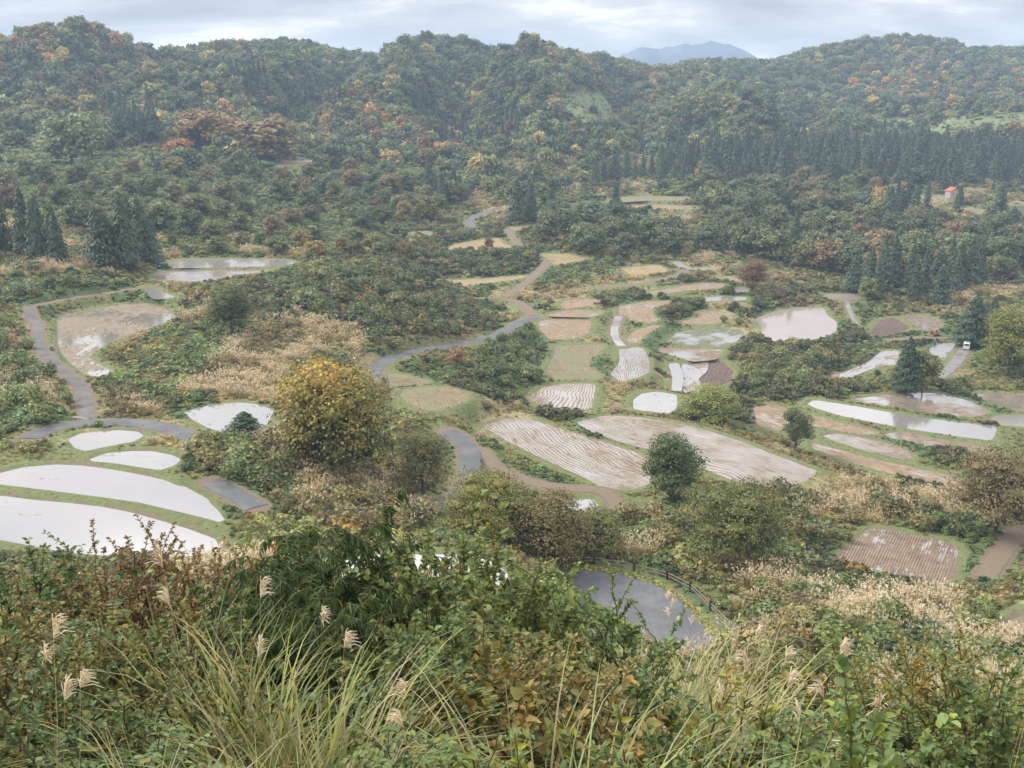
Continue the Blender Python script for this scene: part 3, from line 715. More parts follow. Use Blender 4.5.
def cedar_trunk(h=10., rad=.16):
    r = np.random.default_rng(4); mb = MB(); tube(mb, path((0, 0, -.8), (0, 0, h*.97), 6, 0, r, .004), np.linspace(rad*1.2, .02, 6), 7); return mb

def low_bush(seed, n, leaf, w=1.6, h=1.1, nl=5, mi=0, mb=None, off=(0, 0, 0)):
    r = np.random.default_rng(seed); mb = mb or MB(); off = np.array(off)
    for i in range(nl):
        a = r.uniform(0, 6.28); q = w*.3*r.uniform(0, 1); s = w*r.uniform(.22, .34)
        c = np.array([math.cos(a)*q, math.sin(a)*q, h*r.uniform(.25, .6)])+off; S = np.array([s, s, h*.38])
        core(mb, c, S, r, mi, .6)
        m = n//nl; d = sph(r, m); d[:, 2] = np.abs(d[:, 2])*1.0-.15
        cards(mb, c+d*S*r.uniform(.75, 1.2, m)[:, None], d+np.array([0, 0, .4])+r.normal(size=(m, 3))*.55, leaf, r, mi)
    return mb
def blades(mb, r, n, L, wd, spread=.25, seg=4, mi=0, arch=.55, base=(0, 0, 0), lean=.25):
    """arching grass leaves"""
    a = r.uniform(0, 2*np.pi, n); rr = spread*np.sqrt(r.uniform(0, 1, n))
    B = np.stack([np.cos(a)*rr, np.sin(a)*rr, np.zeros(n)], 1)+np.array(base)
    a2 = a+r.normal(size=n)*.6; out = np.stack([np.cos(a2), np.sin(a2), 0*a], 1); S = np.stack([-np.sin(a2), np.cos(a2), 0*a], 1)
    Ln = (L*r.uniform(.5, 1.15, n))[:, None]; ar = (arch*r.uniform(.3, 1.3, n))[:, None]; le = (lean*r.uniform(.1, 1, n))[:, None]
    tw = S*np.cos(r.uniform(-.7, .7, n))[:, None]
    V = []
    for k in range(seg+1):
        t = k/seg
        p = B+out*Ln*(le*t+ar*.62*t**2.2)+np.array([0, 0, 1.])*Ln*(t*(1-.15*le)-ar*.75*t**2.6)
        w_ = wd*(1-t**2.2)*(.55+.9*min(t*3, 1)*.5)+wd*.04
        V += [p-tw*w_, p+tw*w_]
    V = np.stack(V, 1); m = (seg+1)*2; i = np.arange(n)[:, None]*m
    q = np.concatenate([i+np.array([2*k, 2*k+1, 2*k+3, 2*k+2]) for k in range(seg)], 1).reshape(-1, 4)
    mb.add(V.reshape(-1, 3), q, mi)
def plumes(mb, r, n, h, mi_stem, mi_pl, fine=26, spread=.25, base=(0, 0, 0), lean=.25, pl=.28, thick=.004):
    for k in range(n):
        a = r.uniform(0, 6.28); q = r.uniform(0, spread); b = np.array([math.cos(a)*q, math.sin(a)*q, 0])+np.array(base)
        hh = h*r.uniform(.75, 1.1); d = np.array([math.cos(a), math.sin(a), 0])*lean*hh*r.uniform(.2, 1)
        e = b+d+np.array([0, 0, hh]); P = path(b, e, 5, 0, r, .01); P[:, :2] += (np.linspace(0, 1, 5)**2)[:, None]*d[:2]*.4
        tube(mb, P, np.linspace(thick, thick*.5, 5), 3, mi_stem)
        tip = P[-1]; ax = unit(P[-1]-P[-2]); m = fine
        t = r.uniform(0, 1, m); st = tip+ax*(t[:, None]*pl*.6-.02)
        side = np.array([d[0], d[1], 0])/(np.linalg.norm(d)+1e-6)
        D = unit(ax+side*.55+r.normal(size=(m, 3))*.33); Ls = pl*r.uniform(.45, .85, m)[:, None]*(1.1-t[:, None]*.5)
        mid = st+D*Ls*.55; en = st+D*Ls+np.array([0, 0, -1])*Ls*.35; S = unit(np.cross(D, r.normal(size=(m, 3))))*thick*1.3
        V = np.stack([st-S*.4, st+S*.4, mid+S, mid-S, en+S*.5, en-S*.5], 1); i = np.arange(m)[:, None]*6
        mb.add(V.reshape(-1, 3), np.concatenate([i+np.array([0, 1, 2, 3]), i+np.array([3, 2, 4, 5])], 1).reshape(-1, 4), mi_pl)

def shrub(seed, h, w, nstem, nleaf, L, wd, style='spread', twig=3):
    """near shrub: bare stems fork into twigs, leaves sit in rows along the twigs. returns (leaf mesh, stem mesh)"""
    r = np.random.default_rng(seed); lf = MB(); st = MB(); tw = []
    for i in range(nstem):
        a = i*2.4+r.uniform(-.4, .4); q = r.uniform(.2, 1)
        top = np.array([math.cos(a)*w*.5*q, math.sin(a)*w*.5*q, h*r.uniform(.6, 1.0)*(1-.3*q*q)])
        sag = {'spread': .10, 'arch': .28, 'up': .02, 'droop': .2}[style]
        P = path((math.cos(a)*.05, math.sin(a)*.05, -.1), top, 8, sag, r, .03)
        tube(st, P, np.linspace(.016, .004, 8)*max(1, h/2), 5); tw.append(P[3:])
        for k in range(twig):
            j = r.integers(2, 7); dd = unit(r.normal(size=3)*np.array([1, 1, .5])+np.array([0, 0, .5])+unit(top)*.4); ln = h*r.uniform(.18, .38)
            Q = path(P[j], P[j]+dd*ln, 6, .08 if style != 'droop' else .25, r, .04)
            if style == 'droop': Q[:, 2] -= np.linspace(0, 1, 6)**2*ln*.55
            tube(st, Q, np.linspace(.006, .002, 6)*max(1, h/2), 4); tw.append(Q)
    per = max(4, nleaf//len(tw))
    for P in tw:
        t = np.sort(r.uniform(.08, 1, per))*(len(P)-1.001); i0 = t.astype(int); fr = (t-i0)[:, None]
        pos = P[i0]*(1-fr)+P[i0+1]*fr; dirn = unit(P[i0+1]-P[i0])
        sgn = np.where(np.arange(per) % 2 == 0, 1., -1.)[:, None]
        S = unit(np.cross(dirn, np.array([0, 0, 1.])+r.normal(size=(per, 3))*.35))
        D = unit(S*sgn*1.0+dirn*.75+r.normal(size=(per, 3))*.3+(np.array([0, 0, -.75]) if style == 'droop' else np.array([0, 0, .05])))
        leaves(lf, pos, D, np.array([0, 0, 1.])+r.normal(size=(per, 3))*.4, L, wd, r, 0, .15 if style != 'droop' else .3)
    return lf, st
def pinnate(seed, h, w, nstem, nfrond, L=.05):
    """shrub with feather-like compound leaves"""
    r = np.random.default_rng(seed); lf = MB(); st = MB()
    for i in range(nstem):
        a = i*2.4; top = np.array([math.cos(a)*w*.4*r.uniform(.2, 1), math.sin(a)*w*.4*r.uniform(.2, 1), h*r.uniform(.6, 1)])
        P = path((0, 0, -.1), top, 7, .05, r, .03); tube(st, P, np.linspace(.014, .004, 7), 5)
        for k in range(nfrond):
            j = r.uniform(2, 5.99); b = P[int(j)]*(1-j % 1)+P[int(j)+1]*(j % 1); d = unit(np.array([*r.normal(size=2), .45])); ln = r.uniform(.28, .5)
            Q = path(b, b+d*ln, 9, .12, r, .01); Q[:, 2] -= np.linspace(0, 1, 9)**2*ln*.3; tube(st, Q, np.linspace(.003, .001, 9), 3)
            pos = np.repeat(Q[1:], 2, 0); dr = np.repeat(unit(np.gradient(Q, axis=0))[1:], 2, 0); sg = np.tile([1., -1.], 8)[:, None]
            S = unit(np.cross(dr, [0, 0, 1.])); leaves(lf, pos, S*sg+dr*.35, np.array([0, 0, 1.])+r.normal(size=pos.shape)*.25, L*1.3, .24, r)
    return lf, st

# ------------------------------------------------------------------ scattering of what nobody could count
SRC = bpy.data.collections.new('plant_sources')
def scatter(name, label, P, rz, s, k, tint, srcs, tilt=None):
    me = bpy.data.meshes.new(name); n = len(P)
    me.vertices.add(n); me.vertices.foreach_set('co', np.asarray(P, np.float32).ravel())
    def at(nm, ty, key, val):
        a = me.attributes.new(nm, ty, 'POINT'); a.data.foreach_set(key, np.ascontiguousarray(val).ravel())
    rot = np.zeros((n, 3), np.float32); rot[:, 2] = rz
    if tilt is not None: rot[:, :2] = tilt
    at('rot', 'FLOAT_VECTOR', 'vector', rot)
    at('scl', 'FLOAT_VECTOR', 'vector', np.asarray(s, np.float32) if np.ndim(s) == 2 else np.repeat(np.asarray(s, np.float32)[:, None], 3, 1))
    at('pick', 'INT', 'value', np.asarray(k, np.int32))
    at('tint', 'FLOAT_COLOR', 'color', np.concatenate([tint, np.ones((n, 1))], 1).astype(np.float32))
    o = bpy.data.objects.new(name, me); COL.objects.link(o)
    c = bpy.data.collections.new(name+'_sources')
    for i, q in enumerate(srcs):
        q.name = f'{name}_source_{i:02d}'; c.objects.link(q)
    ng = bpy.data.node_groups.new(name, 'GeometryNodeTree')
    ng.interface.new_socket('Geometry', in_out='INPUT', socket_type='NodeSocketGeometry'); ng.interface.new_socket('Geometry', in_out='OUTPUT', socket_type='NodeSocketGeometry')
    gi = ng.nodes.new('NodeGroupInput'); go_ = ng.nodes.new('NodeGroupOutput')
    ci = ng.nodes.new('GeometryNodeCollectionInfo'); ci.inputs[0].default_value = c; ci.inputs['Separate Children'].default_value = True; ci.inputs['Reset Children'].default_value = True
    ip = ng.nodes.new('GeometryNodeInstanceOnPoints'); ip.inputs['Pick Instance'].default_value = True
    def na(nm, ty):
        q = ng.nodes.new('GeometryNodeInputNamedAttribute'); q.data_type = ty; q.inputs[0].default_value = nm
        return [x for x in q.outputs if x.enabled][0]
    Lk = ng.links.new
    Lk(gi.outputs[0], ip.inputs['Points']); Lk(ci.outputs[0], ip.inputs['Instance']); Lk(na('pick', 'INT'), ip.inputs['Instance Index'])
    Lk(na('rot', 'FLOAT_VECTOR'), ip.inputs['Rotation']); Lk(na('scl', 'FLOAT_VECTOR'), ip.inputs['Scale']); Lk(ip.outputs[0], go_.inputs[0])
    md = o.modifiers.new('scatter', 'NODES'); md.node_group = ng
    tag(o, label, kind='stuff'); return o
def scat_pts(v0, v1, spacing, seed, umax=.66):
    """random points over the fan between two distances; spacing(v) metres apart on average"""
    r = np.random.default_rng(seed); out = []
    v = v0
    while v < v1:
        s = spacing(v); dv = max(s*3, .02*v); nn = r.poisson(2*umax*v*dv/s**2)
        vv = v+r.uniform(0, dv, nn); uu = r.uniform(-umax, umax, nn); out.append(np.stack([uu*vv, vv-FAN], 1)); v += dv
    return np.concatenate(out)
# ------------------------------------------------------------------ stuff: far wood, scrub, undergrowth
def jit(base, n, r, a=.18, b=.25):
    """small plant-to-plant change of colour"""
    k = r.uniform(1-b, 1+b, (n, 1)); h = 1+r.normal(size=(n, 3))*a*.5
    return np.clip(np.asarray(base)*k*h, .004, .9)
FOR = np.array([[.070,.095,.045],[.095,.11,.045],[.055,.085,.050],[.16,.12,.06],[.19,.165,.06],[.115,.135,.06],[.13,.10,.06],[.21,.13,.055]])
def far_wood():
    srcs = [broad_crown(300+i, 420, .62, nlobe=11, base=.02, w=9.5, h=8.5)[0].obj('x', M['leaf'], link=False) for i in range(5)]
    srcs += [cedar_crown(320+i, 420, .55, h=12, w=4.2).obj('x', M['needle'], link=False) for i in range(2)]
    P = scat_pts(470, 1460, lambda v: 5.9+.002*max(v-600, 0), 4)
    X, Y = P.T; Z = ground(X, Y); fd = sample(FD, X, Y); rd = sample(RD, X, Y); px, py = project(np.stack([X, Y, Z], 1))
    r = np.random.default_rng(8)
    keep = (fd > 5) & (rd > 5)
    for q in HIGH: keep &= ~(inside(px, py, q) & (r.uniform(size=len(px)) < .93))
    openp = [[(560,90),(600,88),(625,118),(600,132),(566,120)], [(540,165),(700,170),(700,215),(545,222)], 
             [(350,165),(420,165),(480,205),(420,225),(330,200)], [(900,188),(1060,182),(1060,230),(900,222)], [(600,160),(650,150),(660,185),(590,188)]]
    for q in openp: keep &= ~(inside(px, py, q) & (r.uniform(size=len(px)) < .88))
    keep &= ~((Y < 520) & (fbm(X/40, Y/40, 55, 2) > -.05))
    gap = fbm(X/38, Y/60, 61, 3); keep &= ~((gap > .36) & (Y < 1000) & (r.uniform(size=len(px)) < .8))
    X, Y, Z = X[keep], Y[keep], Z[keep]; px, py = px[keep], py[keep]; n = len(X)
    ced = ((fbm(X/45, Y/60, 71, 3) > .30) | (inside(px, py, [(640,150),(1060,140),(1060,195),(800,192),(640,190)]) & (fbm(X/30, Y/30, 72, 2) > -.25))) & (Y < 730)
    k = np.where(ced, 5+r.integers(0, 2, n), r.integers(0, 5, n))
    warm = fbm(X/120, Y/160, 81, 3)+.10*((px < 330)*1.0)*(py < 130); q = r.uniform(size=n)+warm*.5
    q = q; ci = np.select([q < .2, q < .46, q < .68, q < .84, q < .92, q < .96, q < .985], [2, 0, 1, 5, 4, 3, 6], 7)
    t = FOR[ci]*(.8+1.3*r.uniform(0, 1, (n, 1))**1.6); t[ced] = np.array([.040, .062, .038])*r.uniform(.75, 1.25, (ced.sum(), 1))
    s = .6+.75*r.uniform(0, 1, n)**1.4
    S = np.stack([s*r.uniform(.85, 1.15, n), s*r.uniform(.85, 1.15, n), s*r.uniform(.8, 1.15, n)], 1)
    Z = Z-np.where(ced, 0, 1.2)
    scatter('hill_wood', 'dense autumn woodland covering the far hills', np.stack([X, Y, Z], 1), r.uniform(0, 6.28, n), S, k, t, srcs)
    print('far wood', n)
far_wood()

MSRC = {}
def mid_scrub():
    def two(seed, kind):
        mb = MB(); r = np.random.default_rng(seed)
        if kind == 'grass': blades(mb, r, 90, 1.0, .02, .45, 3)
        if kind == 'pampas': blades(mb, r, 80, 1.3, .02, .4, 3, 0, .5); plumes(mb, r, 16, 1.6, 0, 1, 7, .5, pl=.35, thick=.014)
        if kind == 'weeds':
            blades(mb, r, 40, 1.1, .02, .5, 3, 0, .3); low_bush(seed, 90, .09, 1.3, 1.0, 4, 0, mb)
        return mb.obj('x', [M['blade'], M['plume']], link=False)
    srcs = [low_bush(400+i, 240, .15).obj('x', M['leaf'], link=False) for i in range(4)]     # 0-3 leafy
    srcs += [low_bush(410+i, 200, .14, 1.5, 1.5, 7).obj('x', M['mix'], link=False) for i in range(3)]  # 4-6 brushy, part rusty
    srcs += [two(420+i, 'grass') for i in range(2)]+[two(430+i, 'pampas') for i in range(3)]+[two(440+i, 'weeds') for i in range(3)]  # 7-8, 9-11, 12-14
    P = scat_pts(70, 1400, lambda v: max(.62, .0034*v) if v < 650 else .0046*v, 14)
    X, Y = P.T; fd = sample(FD, X, Y); rd = sample(RD, X, Y); Z = ground(X, Y); r = np.random.default_rng(9)
    keep = (fd > .35) & (rd > .45); X, Y, Z, fd, rd = X[keep], Y[keep], Z[keep], fd[keep], rd[keep]
    zn = zone(X, Y); n = len(X); q = r.uniform(size=n)
    edge = np.minimum(fd, rd)
    k = np.select([zn == 0, zn == 1, zn == 2, zn == 3, zn == 4, zn >= 5],
        [np.where(q < .5, 12+r.integers(0, 3, n), np.where(q < .75, r.integers(0, 4, n), 7+r.integers(0, 2, n))),
         np.where(q < .9, r.integers(0, 4, n), 4+r.integers(0, 3, n)),
         np.where(q < .6, 4+r.integers(0, 3, n), r.integers(0, 4, n)),
         np.where(q < .55, 9+r.integers(0, 3, n), np.where(q < .8, 12+r.integers(0, 3, n), 7)),
         np.where(q < .6, 12+r.integers(0, 3, n), 4+r.integers(0, 3, n)), r.integers(0, 4, n)])
    k = np.where(zn == 5, np.where(q < .72, 7+r.integers(0, 2, n), 12+r.integers(0, 3, n)), k)
    base = GT[zn]*1.0; base[(zn == 3) & (k < 9)] = GT[0]
    t = base*(.5+1.25*r.uniform(0, 1, (n, 1))**1.3)*(1+r.normal(size=(n, 3))*.07)
    yel = r.uniform(size=n) < .03; t[yel] = np.array([.24, .17, .05])*r.uniform(.7, 1.2, (yel.sum(), 1))
    g5 = (zn == 5) & (r.uniform(size=n) < .3); t[g5] = np.array([.24, .20, .10])*r.uniform(.7, 1.2, (g5.sum(), 1))
    t = np.clip(t, .01, .6)
    s = (.45+1.0*r.uniform(0, 1, n)**1.5)*np.where(Y > 250, 1+.0026*(Y-250), 1)
    s *= .30+.70*sstep(.6, 5.5, edge)
    pX, pY = project(np.stack([X, Y, Z], 1)); inT = inside(pX, pY, TERR)
    s[inT & (zn != 2)] *= .72
    s[(zn == 5) & (Y < 135)] *= .55
    s[zn == 5] *= .85; s[zn == 6] *= .55
    s[(zn == 2)] *= 1.25
    S = np.stack([s*1.15, s*1.15, s*r.uniform(.75, 1.15, n)], 1)
    scatter('scrub', 'low scrub, vines and tall grass over the banks between the paddies', np.stack([X, Y, Z-.05], 1), r.uniform(0, 6.28, n), S, k, t, srcs)
    print('scrub', n)
mid_scrub()
# ------------------------------------------------------------------ single trees and shrubs
ORD = ['leftmost', 'second', 'third', 'fourth', 'fifth', 'sixth', 'seventh', 'eighth', 'ninth', 'tenth', 'eleventh', 'twelfth', 'thirteenth', 'fourteenth', 'fifteenth',
       'sixteenth', 'seventeenth', 'eighteenth', 'nineteenth']
TENS = {20: 'twenty', 30: 'thirty', 40: 'forty', 50: 'fifty', 60: 'sixty'}
def ordinal(i):
    if i == 0: return 'leftmost'
    i += 1
    if i < 20: return ORD[i-1]+' from left'
    t, u = i//10*10, i % 10
    if u == 0: return TENS[t][:-1]+'ieth from left'
    return TENS[t]+'-'+('first' if u == 1 else ORD[u-1])+' from left'
def nobj(o):  # a linked copy with the same mesh
    c = o.copy(); COL.objects.link(c); return c
PROTO = {}
def proto(key):
    """meshes of one kind of plant: [(part name, mesh)]"""
    if key in PROTO: return PROTO[key]
    a, s = key; out = []
    if a == 'broad_near':
        mb, lb = broad_crown(500+s, 15000, .125, nlobe=24+s % 4, base=.04, w=9.5); out = [('crown', mb, [M['leaf']]), ('trunk', trunk_mesh(s, lb), [M['bark']])]
    if a == 'open_near':
        mb, lb = broad_crown(520+s, 9000, .125, nlobe=15, base=.14, w=8.2); out = [('crown', mb, [M['leaf']]), ('trunk', trunk_mesh(s, lb, rad=.26), [M['bark']])]
    if a == 'layered':
        mb, lb = broad_crown(540+s, 13000, .125, nlobe=24, base=.10, w=13.5, flat=.42); out = [('crown', mb, [M['leaf']]), ('trunk', trunk_mesh(s, lb, rad=.3), [M['bark']])]
    if a == 'broad':
        mb, lb = broad_crown(560+s, 1500, .33, nlobe=12+s % 3, base=.04, w=8.5+s % 3); out = [('crown', mb, [M['leaf']]), ('trunk', trunk_mesh(s, lb), [M['bark']])]
    if a == 'cedar':
        out = [('crown', cedar_crown(580+s, 1700, .27, w=3.6+.5*(s % 3)), [M['needle']]), ('trunk', cedar_trunk(), [M['bark']])]
    if a == 'cedar_near':
        out = [('crown', cedar_crown(590+s, 4200, .2, w=4.6), [M['needle']]), ('trunk', cedar_trunk(rad=.2), [M['bark']])]
    if a == 'pine_row':
        out = [('crown', cedar_crown(599+s, 1100, .36, w=4.6, base=.4), [M['needle']]), ('trunk', cedar_trunk(rad=.2), [M['bark']])]
    if a == 'shrub':
        r = np.random.default_rng(s); st = MB()
        for q in range(5): tube(st, path((0, 0, -.3), (r.uniform(-.6, .6), r.uniform(-.6, .6), 1.3), 4, .02, r), np.linspace(.05, .02, 4), 4)
        out = [('foliage', low_bush(600+s, 620, .125, 2.6, 2.3, 8), [M['leaf'] if s % 2 else M['mix']]), ('stem', st, [M['bark']])]
    objs = [(nm, mb.obj(nm, mt, link=False)) for nm, mb, mt in out]
    PROTO[key] = [(nm, o.data) for nm, o in objs]
    for _, o in objs: bpy.data.objects.remove(o)
    return PROTO[key]
def plant(name, key, P, scale, rz, tint, label, cat, group=None, crown_mat=None):
    o = empty(name, P, rz); o.scale = scale if np.ndim(scale) else (scale,)*3
    tag(o, label, cat, group)
    for nm, me in proto(key):
        c = bpy.data.objects.new(nm, me); COL.objects.link(c); c.parent = o
        if nm in ('crown', 'foliage'):
            c['tint'] = [float(x)*1.3 for x in tint]
    return o
hn = {'broad_near': 10, 'open_near': 9.3, 'layered': 9.3, 'broad': 9.6, 'cedar': 10, 'cedar_near': 10, 'pine_row': 10, 'shrub': 1.75}
NOM_W = {'broad_near': 9.5, 'open_near': 8.2, 'layered': 13, 'broad': 9, 'cedar': 4, 'cedar_near': 4.4, 'pine_row': 4.5, 'shrub': 2.6}
def at_pixel(px, base, top, ymin=55): 
    P = cast(px, base, ymin); d = P[1]*CP-P[2]*SP
    return P, (base-top)*d/F*1.02, d
DARKC = (.036, .058, .036)
SINGLE = [
 ('broadleaf_tree','broad_near',(335,478,362,120),'large round tree turning orange at the top, alone left of the lane','autumn'),
 ('broadleaf_tree','open_near',(671,508,437,66),'round dark green tree at the corner of the striped fields',(.055,.085,.035)),
 ('broadleaf_tree','layered',(738,566,484,112),'wide dark olive tree with layered branches behind the fence bend',(.085,.10,.035)),
 ('broadleaf_tree','layered',(487,548,474,88),'olive tree with flat layers beside the lower lane',(.13,.135,.04)),
 ('broadleaf_tree','broad_near',(545,562,492,88),'brownish olive bushy tree right of the lower lane, nearer than its neighbour',(.115,.10,.045)),
 ('broadleaf_tree','open_near',(597,558,512,62),'small open tree with yellowing leaves just behind the fence',(.10,.11,.035)),
 ('broadleaf_tree','open_near',(795,452,411,34),'small round grey green tree between two tan strips',(.07,.09,.045)),
 ('cedar_tree','cedar_near',(905,392,337,30),'lone dark conifer between the two small flooded paddies on the right',(.03,.055,.035)),
 ('broadleaf_tree','broad',(922,392,352,30),'olive leafy tree hugging the right side of the lone dark conifer',(.10,.11,.045)),
 ('broadleaf_tree','layered',(995,532,452,92),'brownish grey tree with flat layered branches near the right edge',(.115,.10,.055)),
 ('broadleaf_tree','broad_near',(1008,376,308,56),'big yellow green tree at the right edge, behind the van track',(.13,.145,.04)),
 ('cedar_tree','cedar_near',(972,346,296,38),'broad dark cedar standing right behind the white van',(.03,.052,.033)),
 ('cedar_tree','cedar_near',(990,338,300,30),'dark cedar squeezed between the van cedar and the yellow green tree',(.034,.055,.035)),
 ('broadleaf_tree','open_near',(752,293,262,36),'red brown tree on the bank behind the round pond',(.125,.085,.055)),
 ('broadleaf_tree','open_near',(232,338,290,48),'dark green tree rising from the pale pampas on the left rise',(.065,.085,.038)),
 ('pine_bush','cedar_near',(245,436,411,40),'low dark pine with spiky branches beside the silvery paddy',(.035,.065,.035)),
 ('broadleaf_tree','broad_near',(710,424,386,60),'fresh green spreading bush below the bare brown earth patch',(.15,.18,.06)),
 ('broadleaf_tree','open_near',(424,494,434,56),'grey green rounded tree on the left verge of the lane',(.12,.125,.06)),
 ('broadleaf_tree','broad',(457,366,348,20),'small rusty red bush below the middle road',(.20,.12,.07)),
 ('broadleaf_tree','broad',(489,250,238,9),'tiny rusty bush on the far tan cut field',(.16,.09,.05)),
 ('cedar_tree','cedar',(517,223,180,20),'tall dark cedar, left of the pair beyond the round mound',DARKC),
 ('cedar_tree','cedar',(531,222,183,17),'dark cedar close right of the tall one beyond the round mound',DARKC),
 ('cedar_tree','cedar',(551,219,188,15),'shorter dark cedar standing slightly apart beyond the round mound',DARKC),
 ('cedar_tree','cedar',(615,210,182,12),'lone little cedar on the pale far terraces, centre',DARKC),
 ('cedar_tree','cedar',(724,257,228,9),'left of two slim cedars in front of the valley wood',DARKC),
 ('cedar_tree','cedar',(740,258,230,10),'right of two slim cedars in front of the valley wood',DARKC),
 ('cedar_tree','cedar',(793,264,213,18),'tall dark cedar rising from the bushes above the round pond',DARKC),
 ('cedar_tree','cedar',(958,214,186,13),'slim cedar just left of the little red roofed hut field',DARKC),
 ('cedar_tree','cedar',(998,224,188,20),'dark cedar standing right below the red roofed hut',DARKC),
 ('cedar_tree','cedar',(1010,244,208,20),'dark cedar near the right edge below the hut cedar',DARKC),
 ('broadleaf_tree','broad',(867,302,278,22),'leafy light green bush between the half white pool and the cedar row',(.12,.14,.06)),
 ('broadleaf_tree','broad',(74,168,118,56),'large rounded green tree above the left hillside terraces',(.10,.13,.06)),
 ('broadleaf_tree','broad',(93,158,115,34),'slender green tree beside the large rounded one on the left hillside',(.10,.125,.06)),
 ('broadleaf_tree','broad',(265,162,120,74),'wide brown crowned tree on the upper left slope',(.14,.105,.05)),
 ('broadleaf_tree','broad',(210,150,112,60),'broad ochre and brown tree left of the wide brown crowned one',(.17,.12,.055)),
 ('broadleaf_tree','broad',(180,162,140,26),'small orange tree at the end of the left pine row',(.24,.11,.05)),
 ('broadleaf_tree','broad',(510,136,122,12),'small maroon tree on the far centre slope',(.13,.05,.04)),
 ('cedar_tree','pine_row',(768,136,97,24),'tall dark cedar clump high on the slope below the saddle',DARKC),
]
def autumn_mat():
    m = M['leaf'].copy(); m.name = 'orange_topped_leaves'; nt = m.node_tree; N = NT(nt)
    tin = [n for n in nt.nodes if n.bl_idname == 'ShaderNodeAttribute'][0]
    v = N.n('ShaderNodeTexCoord').outputs['Object']; z = N.n('ShaderNodeSeparateXYZ', i={0: v}).outputs
    f = N.math('ADD', N.math('MULTIPLY', z[2], .12), N.math('MULTIPLY', N.noise(v, .5, 3), 1.1))
    f = N.math('ADD', f, N.math('MULTIPLY', z[0], -.012)); f = N.math('MULTIPLY', f, .93)
    c = N.mix(N.sm(1.35, 1.95, f), (.225, .20, .045), (.40, .245, .06)); c = N.mix(N.sm(.75, 1.45, f), (.085, .10, .035), c)
    for l in list(tin.outputs['Color'].links):
        to = l.to_socket; nt.links.remove(l); nt.links.new(c, to)
    return m
for i, (nm, kd, (px, bs, tp, wd), lb, tint) in enumerate(SINGLE):
    P, h, d = at_pixel(px, bs, tp, 60); s = h/hn[kd]; sx = wd*d/F/NOM_W[kd]
    o = plant(nm, (kd, i % 3), P, (sx, sx, s), i*1.3, (.2, .15, .05) if tint == 'autumn' else tint, lb, 'tree' if nm != 'pine_bush' else 'pine bush')
    if tint == 'autumn':
        cr = [c for c in o.children if c.name.startswith('crown')][0]; cr.data = cr.data.copy(); cr.data.materials[0] = autumn_mat()

def in_poly_pts(poly, n, r, gap):
    poly = np.array(poly, float); out = []
    for _ in range(6000):
        p = r.uniform(poly.min(0), poly.max(0))
        if inside(p[0:1], p[1:2], poly)[0] and all((p[0]-q[0])**2+4*(p[1]-q[1])**2 > gap**2 for q in out): out.append(p)
        if len(out) >= n: break
    return sorted(out, key=lambda q: q[0])
BT = [((.085,.105,.05),'green'), ((.065,.09,.045),'dark green'), ((.11,.115,.05),'olive'), ((.13,.10,.055),'brownish'), ((.17,.14,.055),'ochre'), ((.09,.115,.065),'grey green'), ((.14,.09,.055),'russet')]
REG = [  # outline of the bases, how many, gap px, heights m, kind, where
 ([(535,232),(560,224),(680,230),(684,258),(640,262),(600,256),(545,246)],20,13,(9,13),'broad','in the dark grove behind the golden fields',1),
 ([(760,268),(700,256),(720,222),(770,205),(850,208),(900,228),(1024,240),(1030,285),(1000,290),(850,282)],60,15,(9,13),'broad','in the wood between pond and cedar wall',0),
 ([(-10,215),(-10,175),(230,172),(420,195),(410,236),(240,246),(160,240)],52,19,(6,10),'broad','on the left slope above the tall cedars',0),
 ([(30,143),(200,143),(320,160),(330,172),(200,168)],10,16,(7,11),'broad','among the green terraces of the left hillside',0),
 ([(350,172),(470,184),(462,210),(440,222),(370,232),(330,230)],22,14,(7,11),'broad','on the slope left of the far grey lane',0),
 ([(690,178),(860,186),(900,205),(760,205),(690,202)],24,13,(8,12),'broad','just below the cedar wall on the right',0),
 ([(700,172),(1050,178),(1050,190),(880,192),(700,186)],46,7,(17,24),'cedar','in the front of the dark cedar wall',2),
 ([(760,158),(1050,160),(1050,172),(760,168)],30,9,(16,22),'cedar','in the back of the dark cedar wall',2),
 ([(592,176),(690,172),(690,184),(592,190)],15,8,(12,17),'cedar','in the cedar belt left of the cedar wall',2),
 ([(880,222),(920,214),(930,222),(885,232)],6,7,(14,20),'cedar','in the clump left of the small tan fields',2),
 ([(850,292),(880,284),(985,286),(985,300),(940,306),(850,298)],18,9,(14,18),'cedar','in the row behind the tilled brown fields',2),
 ([(-12,256),(64,256),(64,264),(-12,266)],8,10,(15,19),'cedar','in the leftmost tall cedar group',2),
 ([(88,262),(158,258),(152,270),(96,274)],8,10,(14,20),'cedar','in the tall cedar group before the flooded pair',2),
 ([(424,200),(458,198),(458,208),(426,208)],6,7,(15,22),'cedar','in the dark group left of the far lane',2),
 ([(106,142),(158,141),(160,146),(108,147)],9,5,(16,20),'pine_row','in the row with bare trunks on the left hillside',2),
 ([(990,345),(1030,330),(1035,372),(1000,384)],5,15,(6,9),'broad','at the right edge behind the van',0),
 ([(160,248),(250,246),(420,240),(420,262),(330,262),(240,258),(170,254)],16,14,(4,7),'broad','in the scrub belt behind the flooded pair',0),
]
cnt = 0
def tone_set(kind): return BT
